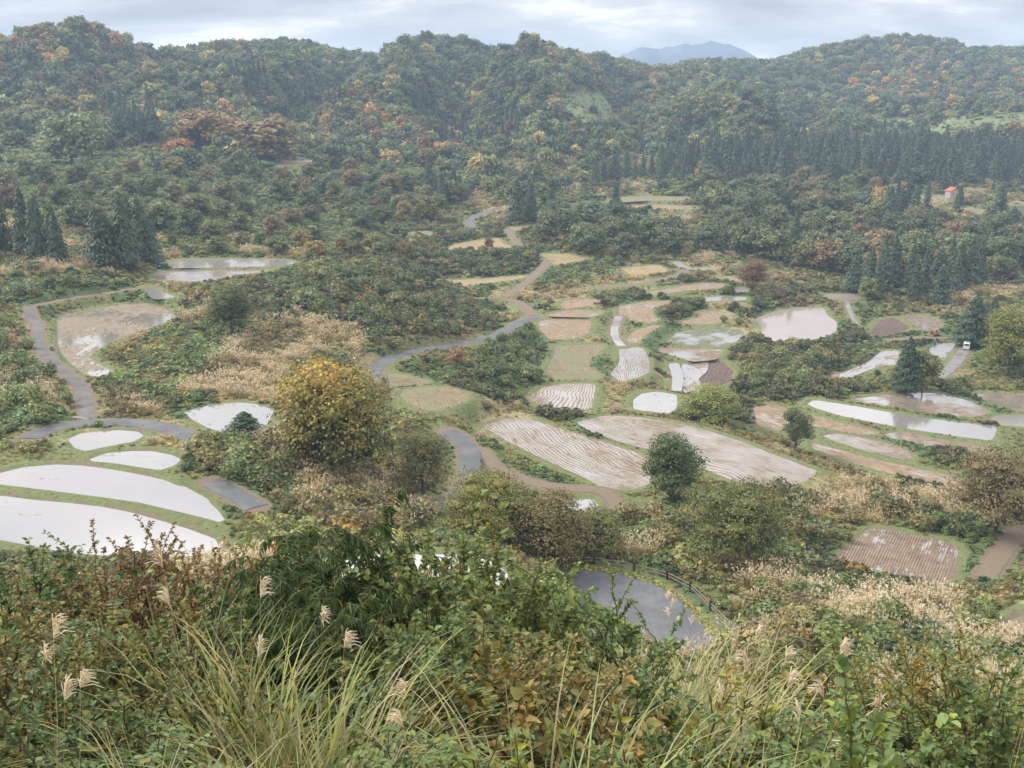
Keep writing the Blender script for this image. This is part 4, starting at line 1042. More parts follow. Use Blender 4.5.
for gi, (poly, n_, gap, (h0, h1), kd, where, mode) in enumerate(REG):
    r = np.random.default_rng(700+gi); pts = in_poly_pts(poly, n_, r, gap)
    for j, p in enumerate(pts):
        P = cast(p[0], p[1], 100); h = r.uniform(h0*.8, h1) if kd == 'cedar' else r.uniform(h0, h1)
        if sample(FD, P[0], P[1]) < 1.5: P = P+np.array([0, 3.0, 0]); P[2] = ground(P[0], P[1])
        s = h/hn[kd]
        if kd == 'broad':
            ti, tn = BT[r.choice(7, p=[.25, .27, .18, .10, .06, .12, .02])] if mode == 0 else BT[r.choice([1, 1, 0, 5])]
            tint = np.array(ti)*r.uniform(.8, 1.2); lb = f'{tn} broadleaf tree, {ordinal(j)} {where}'; nm = 'broadleaf_tree'; sx = s*r.uniform(.9, 1.3)
            P = P-np.array([0, 0, h*.06])
        else:
            tint = np.array(DARKC)*r.uniform(.8, 1.25); lb = f'dark cedar, {ordinal(j)} {where}'; nm = 'cedar_tree'; sx = s*r.uniform(.75, 1.35)
        plant(nm, (kd, int(r.integers(0, 4 if kd == 'broad' else 3))), P, (sx, sx*r.uniform(.9, 1.1), s), r.uniform(0, 6.28), tint, lb, 'tree', where.replace('in the ', 'trees of the ').replace('on the ', 'trees of the ').replace('among the ', 'trees among the ').replace('just below ', 'trees below ').replace('at the ', 'trees at the '))
        cnt += 1
SREG = [
 ([(250,292),(320,272),(430,282),(480,312),(492,330),(470,334),(420,345),(385,352),(330,322)],48,12,(2.6,4.2),'on the dark rise above the middle road',2,0),
 ([(385,252),(400,246),(440,254),(530,258),(538,270),(430,274)],24,9,(2.5,4.5),'on the dark bank between the two tan terraces',2,0),
 ([(480,342),(545,326),(556,350),(549,372),(520,402),(478,388)],26,11,(1.8,3.2),'on the leafy knoll below the middle road',1,1),
 ([(650,312),(690,306),(748,318),(755,345),(730,392),(790,392),(836,368),(835,345),(765,350)],34,12,(1.8,3.2),'around the round pond',0,0),
 ([(-10,318),(34,326),(48,372),(72,405),(66,425),(-10,432)],20,16,(2.0,3.4),'left of the steep farm track',0,0),
 ([(720,610),(800,575),(850,590),(960,605),(1030,590),(1030,650),(800,660)],34,22,(1.3,2.5),'on the near slope below the square field',0,0),
 ([(196,455),(222,448),(262,452),(275,488),(258,492),(226,482),(206,472)],24,7,(2.0,3.2),'on the mound hiding the left road',0,0),
 ([(540,592),(580,612),(622,640),(640,664),(560,655)],16,14,(1.3,2.0),'on the green bank left of the near road',5,1),
 ([(238,452),(300,440),(400,500),(430,520),(400,545),(300,525),(262,500),(244,470)],26,16,(1.6,3.0),'on the hump right of the crescent ponds',3,0),
 ([(540,525),(640,520),(700,510),(820,496),(960,500),(975,522),(840,545),(640,550),(545,545)],34,20,(1.5,3.0),'in the rough land below the striped fields',3,0),
 ([(-10,268),(118,274),(124,288),(30,298),(-10,300)],16,13,(1.5,2.5),'on the leafy bank before the left cedars',1,1),
 ([(765,275),(850,288),(750,305),(700,292),(665,302),(655,322),(700,310),(700,300)],16,9,(2.2,3.5),'in the scrub behind the round pond',4,0),
]
ST = {0: [(.10,.13,.05),(.075,.11,.045),(.13,.125,.06),(.13,.155,.065)], 1: [(.08,.11,.045),(.07,.10,.05),(.095,.12,.05)], 2: [(.065,.09,.038),(.075,.10,.045),(.10,.10,.05),(.095,.125,.055),(.12,.13,.06)],
      3: [(.13,.12,.055),(.10,.11,.05),(.16,.14,.07),(.09,.09,.04)], 5: [(.13,.19,.065),(.11,.16,.06),(.15,.19,.075)], 4: [(.09,.10,.05),(.13,.10,.06),(.07,.085,.04)]}
for gi, (poly, n_, gap, (h0, h1), where, tk, _o) in enumerate(SREG):
    r = np.random.default_rng(800+gi); pts = in_poly_pts(poly, n_, r, gap)
    for j, p in enumerate(pts):
        P = cast(p[0], p[1], 36 if tk == 5 else 58); fd = float(min(sample(FD, P[0], P[1]), sample(RD, P[0], P[1])))
        if fd < (.7 if tk in (3, 5) else 1.2): continue
        h = r.uniform(h0, h1)*(1 if gi in (6, 7) else min(1, .45+fd*.12)); s = h/1.75
        t = np.array(ST[tk][r.integers(0, len(ST[tk]))])*r.uniform(.85, 1.2)
        plant('shrub', ('shrub', int(r.integers(0, 6))), P, (s*r.uniform(.9, 1.25), s*r.uniform(.9, 1.25), s), r.uniform(0, 6.28), t,
              f'{"leafy" if t[1] > t[0]*1.05 else "brownish"} shrub, {ordinal(j)} {where}', 'shrub', 'shrubs '+where)
        cnt += 1
print('single plants', cnt)

# ------------------------------------------------------------------ the near slope: plants one can tell apart
def near_proto(key, s):
    k = (key, s)
    if k in PROTO: return PROTO[k]
    r = np.random.default_rng(900+s*7); out = []
    if key == 'willow': lf, st = shrub(31+s, 2.4, 2.0, 11, 3600, .105, .10, 'droop', 5)
    elif key == 'oval': lf, st = shrub(41+s, 2.0, 1.9, 11, 3000, .062, .30, 'spread', 5)
    elif key == 'small': lf, st = shrub(51+s, 1.7, 1.9, 13, 4200, .040, .30, 'arch', 5)
    elif key == 'broad_leaf': lf, st = shrub(61+s, 1.3, 1.4, 12, 1900, .062, .36, 'spread', 4)
    elif key == 'sapling': lf, st = shrub(71+s, 1.8, .95, 5, 620, .085, .26, 'up', 5)
    elif key == 'pinnate': lf, st = pinnate(81+s, 1.5, 1.6, 9, 12)
    elif key == 'weed': lf, st = shrub(91+s, 1.1, 1.0, 12, 1500, .055, .22, 'up', 3)
    elif key == 'grass':
        lf = MB(); st = None; blades(lf, r, 330, 1.35, .0058, .24, 6, 0, .8); 
    elif key == 'fine_grass':
        lf = MB(); st = None; blades(lf, r, 420, .95, .0035, .28, 6, 0, 1.0)
    elif key == 'pampas':
        lf = MB(); blades(lf, r, 110, 1.4, .008, .18, 6, 0, .7); pl = MB(); plumes(pl, r, 6, 2.1, 0, 1, 30, .15, pl=.2, thick=.003)
        objs = [('leaf_tuft', lf.obj('leaf_tuft', M['blade'], link=False)), ('plume', pl.obj('plume', [M['straw'], M['plume']], link=False))]
        PROTO[k] = [(a, o.data) for a, o in objs]; return PROTO[k]
    elif key == 'stalk':
        st = None; lf = MB(); plumes(lf, r, 2, 2.1, 0, 1, 40, .06, pl=.19, thick=.0028, lean=.18); blades(lf, r, 7, .9, .006, .05, 5, 0, .6)
        o = lf.obj('seed_head', [M['straw'], M['plume']], link=False); PROTO[k] = [('seed_head', o.data)]; return PROTO[k]
    mt = M['blade'] if 'grass' in key else M['leaf_near']
    objs = [('blade' if 'grass' in key else 'foliage', lf.obj('foliage', mt, link=False))]
    if st is not None: objs.append(('stem', st.obj('stem', M['stem'], link=False)))
    PROTO[k] = [(a, o.data) for a, o in objs]; return PROTO[k]
NOMH = {'willow': 2.45, 'oval': 2.0, 'small': 1.75, 'broad_leaf': 1.35, 'sapling': 1.9, 'pinnate': 1.65, 'weed': 1.2, 'grass': 1.2, 'fine_grass': .8, 'pampas': 2.1, 'stalk': 2.2}
NAMEOF = {'willow': ('narrow_leaved_shrub', 'shrub'), 'oval': ('leafy_shrub', 'shrub'), 'small': ('small_leaved_shrub', 'shrub'), 'broad_leaf': ('broad_leaved_plant', 'plant'), 'sapling': ('sapling', 'sapling'),
          'pinnate': ('feather_leaved_shrub', 'shrub'), 'weed': ('tall_weed', 'weed'), 'grass': ('grass_clump', 'grass clump'), 'fine_grass': ('fine_grass_clump', 'grass clump'), 'pampas': ('pampas_grass', 'grass clump'), 'stalk': ('pampas_stalk', 'grass stalk')}
G1, G2, G3 = (.055, .085, .035), (.085, .12, .04), (.12, .16, .05)
NEAR = [
 # dark narrow-leaved shrubs
 (255,535,10.2,'willow',1.0,(.045,.075,.035),'dark narrow leaved shrub, leftmost of the drooping clump beside the crescent water'),
 (300,505,11.2,'willow',1.05,(.05,.08,.038),'dark narrow leaved shrub, second from left in the drooping clump'),
 (345,492,11.8,'willow',1.0,(.055,.085,.04),'tallest drooping narrow leaved shrub, middle of the dark clump'),
 (385,512,12.2,'willow',.95,(.05,.08,.036),'drooping narrow leaved shrub at the right end of the dark clump'),
 (330,560,9.0,'willow',.9,(.05,.078,.035),'lower narrow leaved shrub in front of the dark clump'),
 # reddish shrubs in front of the water
 (85,566,11.5,'small',1.1,(.12,.085,.045),'reddish small leaved shrub, leftmost before the lower crescent water'),
 (120,548,12.0,'small',1.05,(.15,.10,.06),'red brown small leaved shrub, second from left before the crescent water'),
 (160,540,12.5,'small',1.1,(.14,.10,.06),'tallest red leaved shrub standing against the crescent water'),
 (200,552,12.2,'small',1.1,(.15,.095,.055),'dull red shrub beside the dark drooping clump'),
 (225,575,11.0,'small',1.0,(.14,.10,.045),'brownish green shrub in front of the dull red one'),
 (15,562,11.5,'oval',1.1,G1,'dark green leafy shrub at the left edge below the crescent water'),
 (50,572,10.0,'pinnate',1.2,(.09,.12,.065),'pale green feather leaved shrub near the left edge'),
 (100,602,8.8,'oval',1.05,(.075,.10,.04),'green leafy shrub below the red brown shrubs'),
 (20,612,7.8,'small',1.2,(.10,.085,.03),'shrub with orange and green leaves at the left edge'),
 (60,622,7.2,'oval',1.0,(.07,.10,.045),'green oval leaved shrub, lower left'),
 (140,628,7.6,'small',1.2,(.11,.10,.035),'yellowing small leaved shrub, left foreground'),
 (185,610,8.4,'oval',1.1,(.075,.09,.035),'dark leafy shrub behind the big grass clump'),
 (30,690,5.6,'oval',.9,(.06,.09,.045),'dark leafy shrub in the bottom left corner'),
 (95,700,5.4,'pinnate',1.0,(.08,.12,.06),'feather leaved shrub along the bottom edge, left'),
 (160,672,6.2,'small',1.1,(.08,.09,.035),'small leaved shrub left of the big grass clump'),
 # grass clumps
 (215,640,6.3,'grass',1.25,(.16,.19,.06),'big arching grass clump, left one of the foreground pair'),
 (262,628,6.0,'grass',1.35,(.20,.23,.07),'bright big arching grass clump, right one of the foreground pair'),
 (305,655,5.6,'grass',1.2,(.17,.19,.07),'grass clump leaning right beside the bright big one'),
 (180,590,7.8,'grass',1.2,(.11,.15,.06),'darker grass clump behind the foreground pair'),
 (130,720,4.6,'grass',.9,(.17,.20,.08),'low grass clump at the bottom edge, left'),
 (330,720,4.7,'grass',.9,(.19,.20,.09),'low pale grass clump at the bottom, left of centre'),
 (240,735,4.4,'grass',.8,(.20,.20,.09),'dry low grass at the bottom below the bright clump'),
 # stalks with plumes
 (18,640,5.0,'stalk',1,(.4,.3,.2),'bent silvery plume stalk at the far left edge'),
 (35,655,5.2,'stalk',1,(.4,.3,.2),'second silvery plume stalk, just right of the leftmost'),
 (193,560,7.2,'stalk',1,(.4,.3,.2),'tallest pale plume stalk rising over the left grass clump'),
 (232,600,6.6,'stalk',1,(.4,.3,.2),'pale plume stalk between the two big grass clumps'),
 (310,618,6.6,'stalk',1,(.4,.3,.2),'plume stalk right of the bright grass clump'),
 (438,690,5.2,'stalk',1,(.4,.3,.2),'drooping white plume, bottom centre'),
 # centre
 (415,528,10.5,'oval',1.15,(.085,.105,.045),'grey green leafy shrub before the glimpsed water, left'),
 (455,524,10.8,'oval',1.2,(.095,.12,.05),'leafy shrub before the glimpsed water, middle'),
 (492,540,10.2,'oval',1.1,(.09,.115,.045),'leafy shrub before the glimpsed water, right'),
 (430,545,12.5,'oval',1.2,(.10,.125,.055),'tall grey green shrub hiding the middle of the glimpsed water'),
 (475,542,13.0,'small',1.2,(.12,.125,.06),'small leaved shrub hiding the right end of the glimpsed water'),
 (505,575,11.0,'small',1.1,(.11,.13,.055),'small leaved shrub left of the near road'),
 (395,600,8.6,'oval',1.1,(.075,.10,.042),'leafy shrub below the glimpsed water, left'),
 (440,605,8.4,'oval',1.05,(.08,.105,.045),'leafy shrub below the glimpsed water, middle'),
 (485,618,8.0,'oval',1.0,(.07,.095,.04),'leafy shrub below the glimpsed water, right'),
 (360,640,7.2,'oval',1.05,(.065,.09,.04),'dark leafy shrub right of the plume stalks, centre left'),
 (410,655,6.8,'oval',1.0,(.085,.12,.06),'light green leafy shrub in the lower centre'),
 (462,660,6.6,'broad_leaf',1.1,(.11,.10,.035),'broad leaved plant with orange leaves, lower centre'),
 (500,668,6.4,'broad_leaf',1.15,(.17,.13,.055),'orange leaved broad plant, brightest in the lower centre'),
 (540,640,7.6,'small',1.05,(.15,.13,.065),'mixed pink and green small leaved shrub, centre'),
 (575,655,7.2,'small',1.0,(.17,.14,.08),'pinkish brown small leaved shrub left of the sapling'),
 (380,705,5.3,'oval',.85,(.06,.085,.04),'dark leafy shrub at the bottom, left of centre'),
 (445,715,5.1,'pinnate',.9,(.10,.14,.06),'feather leaved green shrub at the bottom centre'),
 (500,715,5.2,'weed',1,(.13,.16,.05),'yellow green weed at the bottom centre'),
 (560,712,5.0,'fine_grass',1.5,(.22,.26,.14),'fine pale feathery grass clump at the bottom centre'),
 (600,735,4.5,'broad_leaf',.8,(.10,.17,.06),'fresh green broad leaved plant at the bottom edge, centre'),
 # sapling
 (617,586,9.4,'sapling',1.25,(.075,.11,.05),'upright sapling standing out against the near road'),
 (590,650,8.6,'sapling',1.0,(.085,.12,.055),'shorter sapling at the foot of the upright one'),
 (640,668,7.4,'oval',1.0,(.09,.125,.06),'leafy shrub right of the sapling'),
 (605,690,6.0,'weed',1.2,(.12,.14,.05),'yellow tipped weeds below the sapling'),
 (650,715,5.0,'oval',.85,(.085,.12,.055),'leafy shrub at the bottom right of centre'),
 # pale grass by the road
 (655,628,13.5,'pampas',1.0,(.28,.23,.12),'buff pampas grass, leftmost of those before the near road'),
 (680,640,13.0,'pampas',1.0,(.24,.22,.10),'buff pampas grass, middle of those before the near road'),
 (712,646,13.5,'pampas',.95,(.26,.19,.11),'rusty buff pampas grass, rightmost of those before the near road'),
 (655,662,10.0,'fine_grass',1.8,(.26,.27,.13),'pale green fine grass clump right of the sapling'),
 (700,668,9.6,'fine_grass',1.8,(.24,.26,.12),'pale green fine grass clump left of the yellow weeds'),
 # right
 (715,680,7.6,'weed',1.3,(.17,.15,.035),'yellow and orange leaved weeds, lower right of centre'),
 (745,668,8.2,'weed',1.2,(.15,.16,.045),'yellow green weeds below the end of the near road'),
 (778,690,7.0,'pinnate',1.05,(.085,.12,.055),'feather leaved shrub, lower right of centre'),
 (820,688,7.4,'oval',1.0,(.09,.125,.055),'green leafy shrub, lower right'),
 (862,694,7.0,'pinnate',1.1,(.09,.13,.06),'feather leaved shrub right of the green leafy shrub'),
 (905,690,7.4,'oval',1.0,(.10,.135,.055),'light green leafy shrub under the orange ones'),
 (950,692,7.2,'small',1.1,(.10,.11,.05),'grey green small leaved shrub, lower right'),
 (1000,690,7.0,'oval',1.05,(.075,.11,.045),'dark green leafy shrub at the right edge'),
 (880,652,11.5,'small',1.1,(.19,.15,.05),'orange leaved shrub, left one on the right side'),
 (965,655,12.0,'small',1.1,(.18,.15,.055),'orange leaved shrub, right one on the right side'),
 (920,650,13.0,'oval',1.0,(.10,.11,.05),'olive shrub between the two orange ones'),
 (1010,660,10.5,'oval',1.1,(.10,.12,.045),'leafy shrub above the right bottom corner'),
 (835,655,12.0,'small',1.1,(.12,.14,.06),'grey green shrub left of the orange ones'),
 (790,652,12.5,'small',1.1,(.12,.12,.055),'brownish shrub right below the near fence'),
 (700,722,5.0,'grass',.8,(.20,.24,.08),'bright low grass clump at the bottom, right of centre'),
 (760,728,4.8,'grass',.8,(.22,.25,.10),'pale low grass clump at the bottom right'),
 (820,735,4.6,'broad_leaf',.95,(.11,.16,.05),'broad leaved green plant at the bottom right'),
 (870,728,4.9,'broad_leaf',1.0,(.12,.16,.06),'second broad leaved green plant at the bottom right'),
 (930,722,5.1,'oval',.8,(.085,.13,.05),'green leafy shrub at the bottom right'),
 (985,730,4.8,'weed',1.0,(.13,.17,.06),'green weeds at the bottom right corner'),
 (786,622,9.0,'stalk',1,(.4,.3,.2),'tall pale plume stalk right of the near road'),
 (735,652,6.8,'stalk',1,(.4,.3,.2),'pale plume stalk among the yellow weeds'),
 (765,662,6.4,'stalk',1,(.4,.3,.2),'bowed pale plume stalk right of the yellow weeds'),
 (868,650,7.6,'stalk',1,(.4,.3,.2),'pale plume stalk left of the orange shrubs'),
 (820,668,6.2,'stalk',1,(.4,.3,.2),'thin plume stalk over the green leafy shrub'),
 (1012,672,5.6,'stalk',1,(.4,.3,.2),'white plume stalk in the bottom right corner'),
 (905,700,5.6,'stalk',1,(.4,.3,.2),'low plume stalk at the bottom right'),
]
NEAR += [
 (610,600,9.8,'small',.9,(.10,.14,.055),'small leaved green shrub just left of the upright sapling'),
 (560,588,12.5,'oval',1.0,(.10,.15,.055),'fresh green shrub at the lower left corner of the near road'),
 (35,545,14.0,'small',1.2,(.09,.12,.05),'dark small leaved shrub under the lower crescent water, far left'),
]
for i, (px, tp, Y, sp, wf, tint, lb) in enumerate(NEAR):
    a, b = ray(px, tp); X = a*Y; zt = b*Y; zg = float(ground(X, Y)); h = zt-zg
    if h < .35 or h > 4.5: print('near plant height', px, tp, Y, round(h, 2))
    h = min(max(h, .35), 4.5); s = h/NOMH[sp]; sw = wf*(s*.5+.5)
    nm, cat = NAMEOF[sp]
    o = empty(nm, (X, Y, zg-.03), i*2.1); o.scale = (sw, sw, s); tag(o, lb, cat); tint = np.array(tint)*(1.0 if 'grass' in sp else np.array([1.22, 1.32, 1.12]))
    pr_ = near_proto(sp, i % 3)
    for pn, me in pr_:
        c = bpy.data.objects.new(pn, me); COL.objects.link(c); c.parent = o; c['tint'] = [float(x) for x in tint]

def undergrowth():
    def joined(lf, st): 
        for V, Q in zip(st.v, st.f): pass
        mb = lf; n0 = mb.n
        for V, Q in zip(st.v, st.f): 
            mb.v.append(V); mb.f.append(Q+n0); mb.m.append(np.ones(len(Q))); mb.n += len(V)
        return mb.obj('x', [M['leaf_near'], M['stem']], link=False)
    srcs = []
    for s in range(3): srcs.append(joined(*shrub(1001+s, .75, .95, 8, 520, .06, .28, 'spread', 3)))
    srcs.append(joined(*shrub(1011, .8, .9, 8, 700, .042, .3, 'arch', 3)))
    srcs.append(joined(*pinnate(1021, .8, .9, 6, 8)))
    for s in range(2):
        mb = MB(); blades(mb, np.random.default_rng(s), 70, .8, .006, .25, 5, 0, .8); srcs.append(mb.obj('x', [M['blade'], M['stem']], link=False))
    P = scat_pts(FAN+2.6, FAN+24, lambda v: .22+.012*max(v-FAN, 0), 33, .72)
    X, Y = P.T; n = len(X); r = np.random.default_rng(3); Z = ground(X, Y)
    k = r.choice(7, n, p=[.12, .12, .10, .24, .14, .14, .14])
    g = np.array([[.10,.15,.055],[.15,.20,.07],[.17,.17,.075],[.08,.12,.05],[.20,.19,.07],[.14,.21,.085]])
    q = fbm(X/1.6, Y/1.6, 91, 2)+r.normal(size=n)*.25; ci = np.digitize(q, [-.35, -.12, .1, .3, .52])
    t = g[ci]*r.uniform(.75, 1.25, (n, 1))
    t = t*np.where(X > .2, 1.35, 1.1)[:, None]
    s = r.uniform(.4, .85, n)*np.where(Y < 4, .7, 1)
    scatter('undergrowth', 'tangled leafy undergrowth on the near slope', np.stack([X, Y, Z-.03], 1), r.uniform(0, 6.28, n), s, k, t, srcs, r.normal(size=(n, 2))*.12)
    # the slope down to the road
    srcs = []
    for s in range(3): srcs.append(low_bush(1101+s, 900, .06, 1.5, 1.1, 8).obj('x', [M['leaf_near']], link=False))
    for s in range(2): srcs.append(low_bush(1111+s, 900, .05, 1.5, 1.3, 9).obj('x', [M['mix']], link=False))
    for s in range(2):
        mb = MB(); rr = np.random.default_rng(s+5); blades(mb, rr, 160, 1.2, .010, .45, 4, 0, .6); srcs.append(mb.obj('x', [M['blade'], M['plume']], link=False))
    for s in range(2):
        mb = MB(); rr = np.random.default_rng(s+15); blades(mb, rr, 130, 1.3, .010, .4, 4, 0, .6); plumes(mb, rr, 10, 1.7, 0, 1, 14, .4, pl=.3, thick=.007); srcs.append(mb.obj('x', [M['blade'], M['plume']], link=False))
    P = scat_pts(FAN+19, FAN+76, lambda v: .62+.004*max(v-30, 0), 35, .70)
    X, Y = P.T; fd = sample(FD, X, Y); rd = sample(RD, X, Y); keep = (fd > .6) & (rd > .6); X, Y, fd = X[keep], Y[keep], fd[keep]; n = len(X); Z = ground(X, Y)
    zn = zone(X, Y); px, py = project(np.stack([X, Y, Z], 1)); q = r.uniform(size=n)+fbm(X/5, Y/5, 95, 2)*.7
    right = px > 640
    k = np.where(q < .45, r.integers(0, 3, n), np.where(q < .7, 3+r.integers(0, 2, n), np.where(q < .88, 5+r.integers(0, 2, n), np.where(right, 7+r.integers(0, 2, n), 3)))).astype(int)
    g = np.array([[.12,.18,.07],[.15,.21,.08],[.19,.20,.09],[.22,.22,.10],[.22,.19,.10]])
    ci = np.clip(((fbm(X/7, Y/7, 97, 3)+r.normal(size=n)*.15+.5)*5).astype(int), 0, 4); t = g[ci]*r.uniform(.75, 1.3, (n, 1))
    t[k >= 7] = np.array([.32, .27, .17])
    s = r.uniform(.6, 1.15, n)*(.4+.6*sstep(.6, 5, fd))
    scatter('slope_scrub', 'mixed bushes and grass on the slope above the near road', np.stack([X, Y, Z-.05], 1), r.uniform(0, 6.28, n), s, k, t, srcs)
undergrowth()
# ------------------------------------------------------------------ fence, vehicles, hut
def flat(name, col, rough=.5, spec=.4, metal=0.0, ns=12, amt=.2):
    m, nt = newmat(name); N = NT(nt); v = N.n('ShaderNodeTexCoord').outputs['Object']; f = N.noise(v, ns, 4)
    N.out(N.pr(N.mix(f, tuple(x*(1-amt) for x in col), tuple(min(1, x*(1+amt)) for x in col)), rough, spec, Metallic=metal)); return m
M['post'] = flat('dark_timber', (.045, .038, .034), .8); M['rail'] = flat('weathered_rail', (.24, .20, .165), .85)
M['rubber'] = flat('rubber', (.02, .02, .02), .8); M['glass'] = flat('window_glass', (.03, .035, .04), .08, .8); M['white'] = flat('white_paint', (.78, .78, .76), .3)
M['blue'] = flat('blue_green_paint', (.05, .13, .16), .4); M['orange'] = flat('orange_paint', (.45, .17, .08), .55); M['red'] = flat('red_roof_sheet', (.55, .10, .08), .5)
M['pinkwall'] = flat('weathered_board_wall', (.42, .34, .33), .8); M['steel'] = flat('grey_steel', (.3, .3, .31), .4, .5, .6); M['black'] = flat('black_plastic', (.02, .02, .02), .5); M['lamp'] = flat('lamp_glass', (.7, .7, .68), .1, .8)
def bm_obj(name, build, mat, parent=None, bevel=.0):
    bm = bmesh.new(); build(bm)
    if bevel: bmesh.ops.bevel(bm, geom=[e for e in bm.edges], offset=bevel, segments=2, affect='EDGES', clamp_overlap=True)
    me = bpy.data.meshes.new(name); bm.to_mesh(me); bm.free(); me.materials.append(mat)
    o = bpy.data.objects.new(name, me); COL.objects.link(o)
    if parent is not None: o.parent = parent
    return o
import bmesh
from mathutils import Matrix
def box(c, s, rot=None):
    def f(bm):
        r = bmesh.ops.create_cube(bm, size=1); m = Matrix.Translation(c) @ (rot or Matrix()) @ Matrix.Diagonal((*s, 1)); bmesh.ops.transform(bm, matrix=m, verts=r['verts'])
    return f
def multi(*fs):
    def f(bm):
        for g in fs: g(bm)
    return f
def cyl(c, rad, depth, axis='Y', seg=20, r2=None):
    def f(bm):
        r = bmesh.ops.create_cone(bm, cap_ends=True, segments=seg, radius1=rad, radius2=rad if r2 is None else r2, depth=depth)
        m = Matrix.Translation(c) @ (Matrix.Rotation(R(90), 4, 'X') if axis == 'Y' else Matrix.Rotation(R(90), 4, 'Y') if axis == 'X' else Matrix()); bmesh.ops.transform(bm, matrix=m, verts=r['verts'])
    return f
def prism(pts, y0, y1):   # outline in x,z pushed along y
    def f(bm):
        a = [bm.verts.new((x, y0, z)) for x, z in pts]; b = [bm.verts.new((x, y1, z)) for x, z in pts]; n = len(pts)
        bm.faces.new(a[::-1]); bm.faces.new(b)
        for i in range(n): bm.faces.new((a[i], a[(i+1) % n], b[(i+1) % n], b[i]))
        bmesh.ops.recalc_face_normals(bm, faces=bm.faces)
    return f
# fence round the bend of the near road
def fence(px_pts, label, zref=None):
    Ps = []
    for x, y in px_pts:
        a, b = ray(x, y); z = padz+.02; Yq = z/b; X = a*Yq; z = float(ground(X, Yq)); Ps.append(np.array([X, Yq, z]))
    root = empty('roadside_fence', Ps[0]); tag(root, label, 'fence')
    o0 = Ps[0]
    for i, P in enumerate(Ps):
        q = P-o0
        p = bm_obj('post', multi(box((q[0], q[1], q[2]+.42), (.20, .20, 1.05)), box((q[0], q[1], q[2]+.97), (.24, .24, .06))), M['post'], root, .015)
    for i in range(len(Ps)-1):
        a, b = Ps[i]-o0, Ps[i+1]-o0; d = b-a; L = np.linalg.norm(d); ang = math.atan2(d[1], d[0]); el = -math.asin(d[2]/L)
        rot = Matrix.Rotation(ang, 4, 'Z') @ Matrix.Rotation(el, 4, 'Y'); mid = (a+b)/2
        for hh in (.38, .72):
            bm_obj('rail', box((mid[0], mid[1], mid[2]+hh), (L-.22, .07, .11), rot), M['rail'], root, .01)
    return root
fence([(524,562.5),(555,564),(594,565.5),(634,572),(667,580),(690,592),(710,612),(739,643)], 'low fence of dark posts and pale rails round the outer edge of the near road')
# yellow-green moss strip along the kerb: part of the ground cover
Pm = [(545,566.5),(575,568),(600,569.5),(630,574),(655,582),(676,594),(692,607),(704,620),(712,632)]
mm = MB(); rr = np.random.default_rng(2)
Q = []
for x, y in Pm:
    a, b = ray(x, y); Yq = padz/b; Q.append((a*Yq, Yq, padz))
Q = chaikin(np.array(Q), 2, closed=False)
pos = []
for i in range(len(Q)-1):
    for _ in range(26):
        t = rr.uniform(); p = Q[i]*(1-t)+Q[i+1]*t; pos.append((p[0]+rr.normal()*.28, p[1]+rr.normal()*.22, 0))
pos = np.array(pos); pos[:, 2] = np.maximum(ground(pos[:, 0], pos[:, 1]), padz)+.02
cards(mm, pos, np.array([[0, 0, 1.]])+rr.normal(size=(len(pos), 3))*.5, .13, rr)
mo = mm.obj('moss_verge', [foliage_mat('moss', .3, .1, default=(.24, .26, .05))]); tag(mo, 'yellow green moss and grass along the kerb of the near road', kind='stuff')
# concrete channel cover across the left road
a0 = cast(73, 419.5); a1 = cast(101, 419.0); d = a1-a0; L = np.hypot(d[0], d[1])
g0 = bm_obj('drain_cover', multi(*[box((k*L/7, 0, 0), (L/7-.04, .7, .12)) for k in np.arange(-3, 4)]), M['conc'], None, .01)
g0.location = ((a0+a1)/2)+np.array([0, 0, .03]); g0.rotation_euler = (0, 0, math.atan2(d[1], d[0])); tag(g0, 'pale concrete drain cover laid across the left road junction', 'drain cover')
def wheel(root, x, y, r, w):
    t = bm_obj('wheel', cyl((x, y, r), r, w), M['rubber'], root, .02); bm_obj('rim', cyl((x, y, r), r*.55, w+.02), M['steel'], t); return t
def van():
    P = cast(966.5, 349); root = empty('parked_van', P+np.array([0, 0, .02]), R(62)); tag(root, 'small white van parked on the pale track at the right', 'van')
    bm_obj('body', prism([(-1.7,.28),(1.55,.28),(1.68,.45),(1.66,.85),(1.45,1.05),(1.05,1.75),(.9,1.84),(-1.6,1.84),(-1.7,1.7)], -.73, .73), M['white'], root, .04)
    bm_obj('windscreen', prism([(1.463,1.08),(1.475,1.085),(1.085,1.72),(1.07,1.715)], -.62, .62), M['glass'], root)
    for s in (-1, 1):
        bm_obj('side_window', multi(box((.65, s*.733, 1.35), (.75, .012, .5)), box((-.35, s*.733, 1.38), (.95, .012, .45)), box((-1.2, s*.733, 1.38), (.6, .012, .45))), M['glass'], root)
        bm_obj('headlight', box((1.665, s*.55, .72), (.06, .24, .18)), M['lamp'], root, .01)
        for x in (-1.1, 1.1): wheel(root, x, s*.66, .28, .16)
    bm_obj('rear_window', box((-1.702, 0, 1.4), (.012, 1.1, .5)), M['glass'], root); bm_obj('bumper', box((1.70, 0, .36), (.10, 1.42, .18)), M['black'], root, .02)
van()
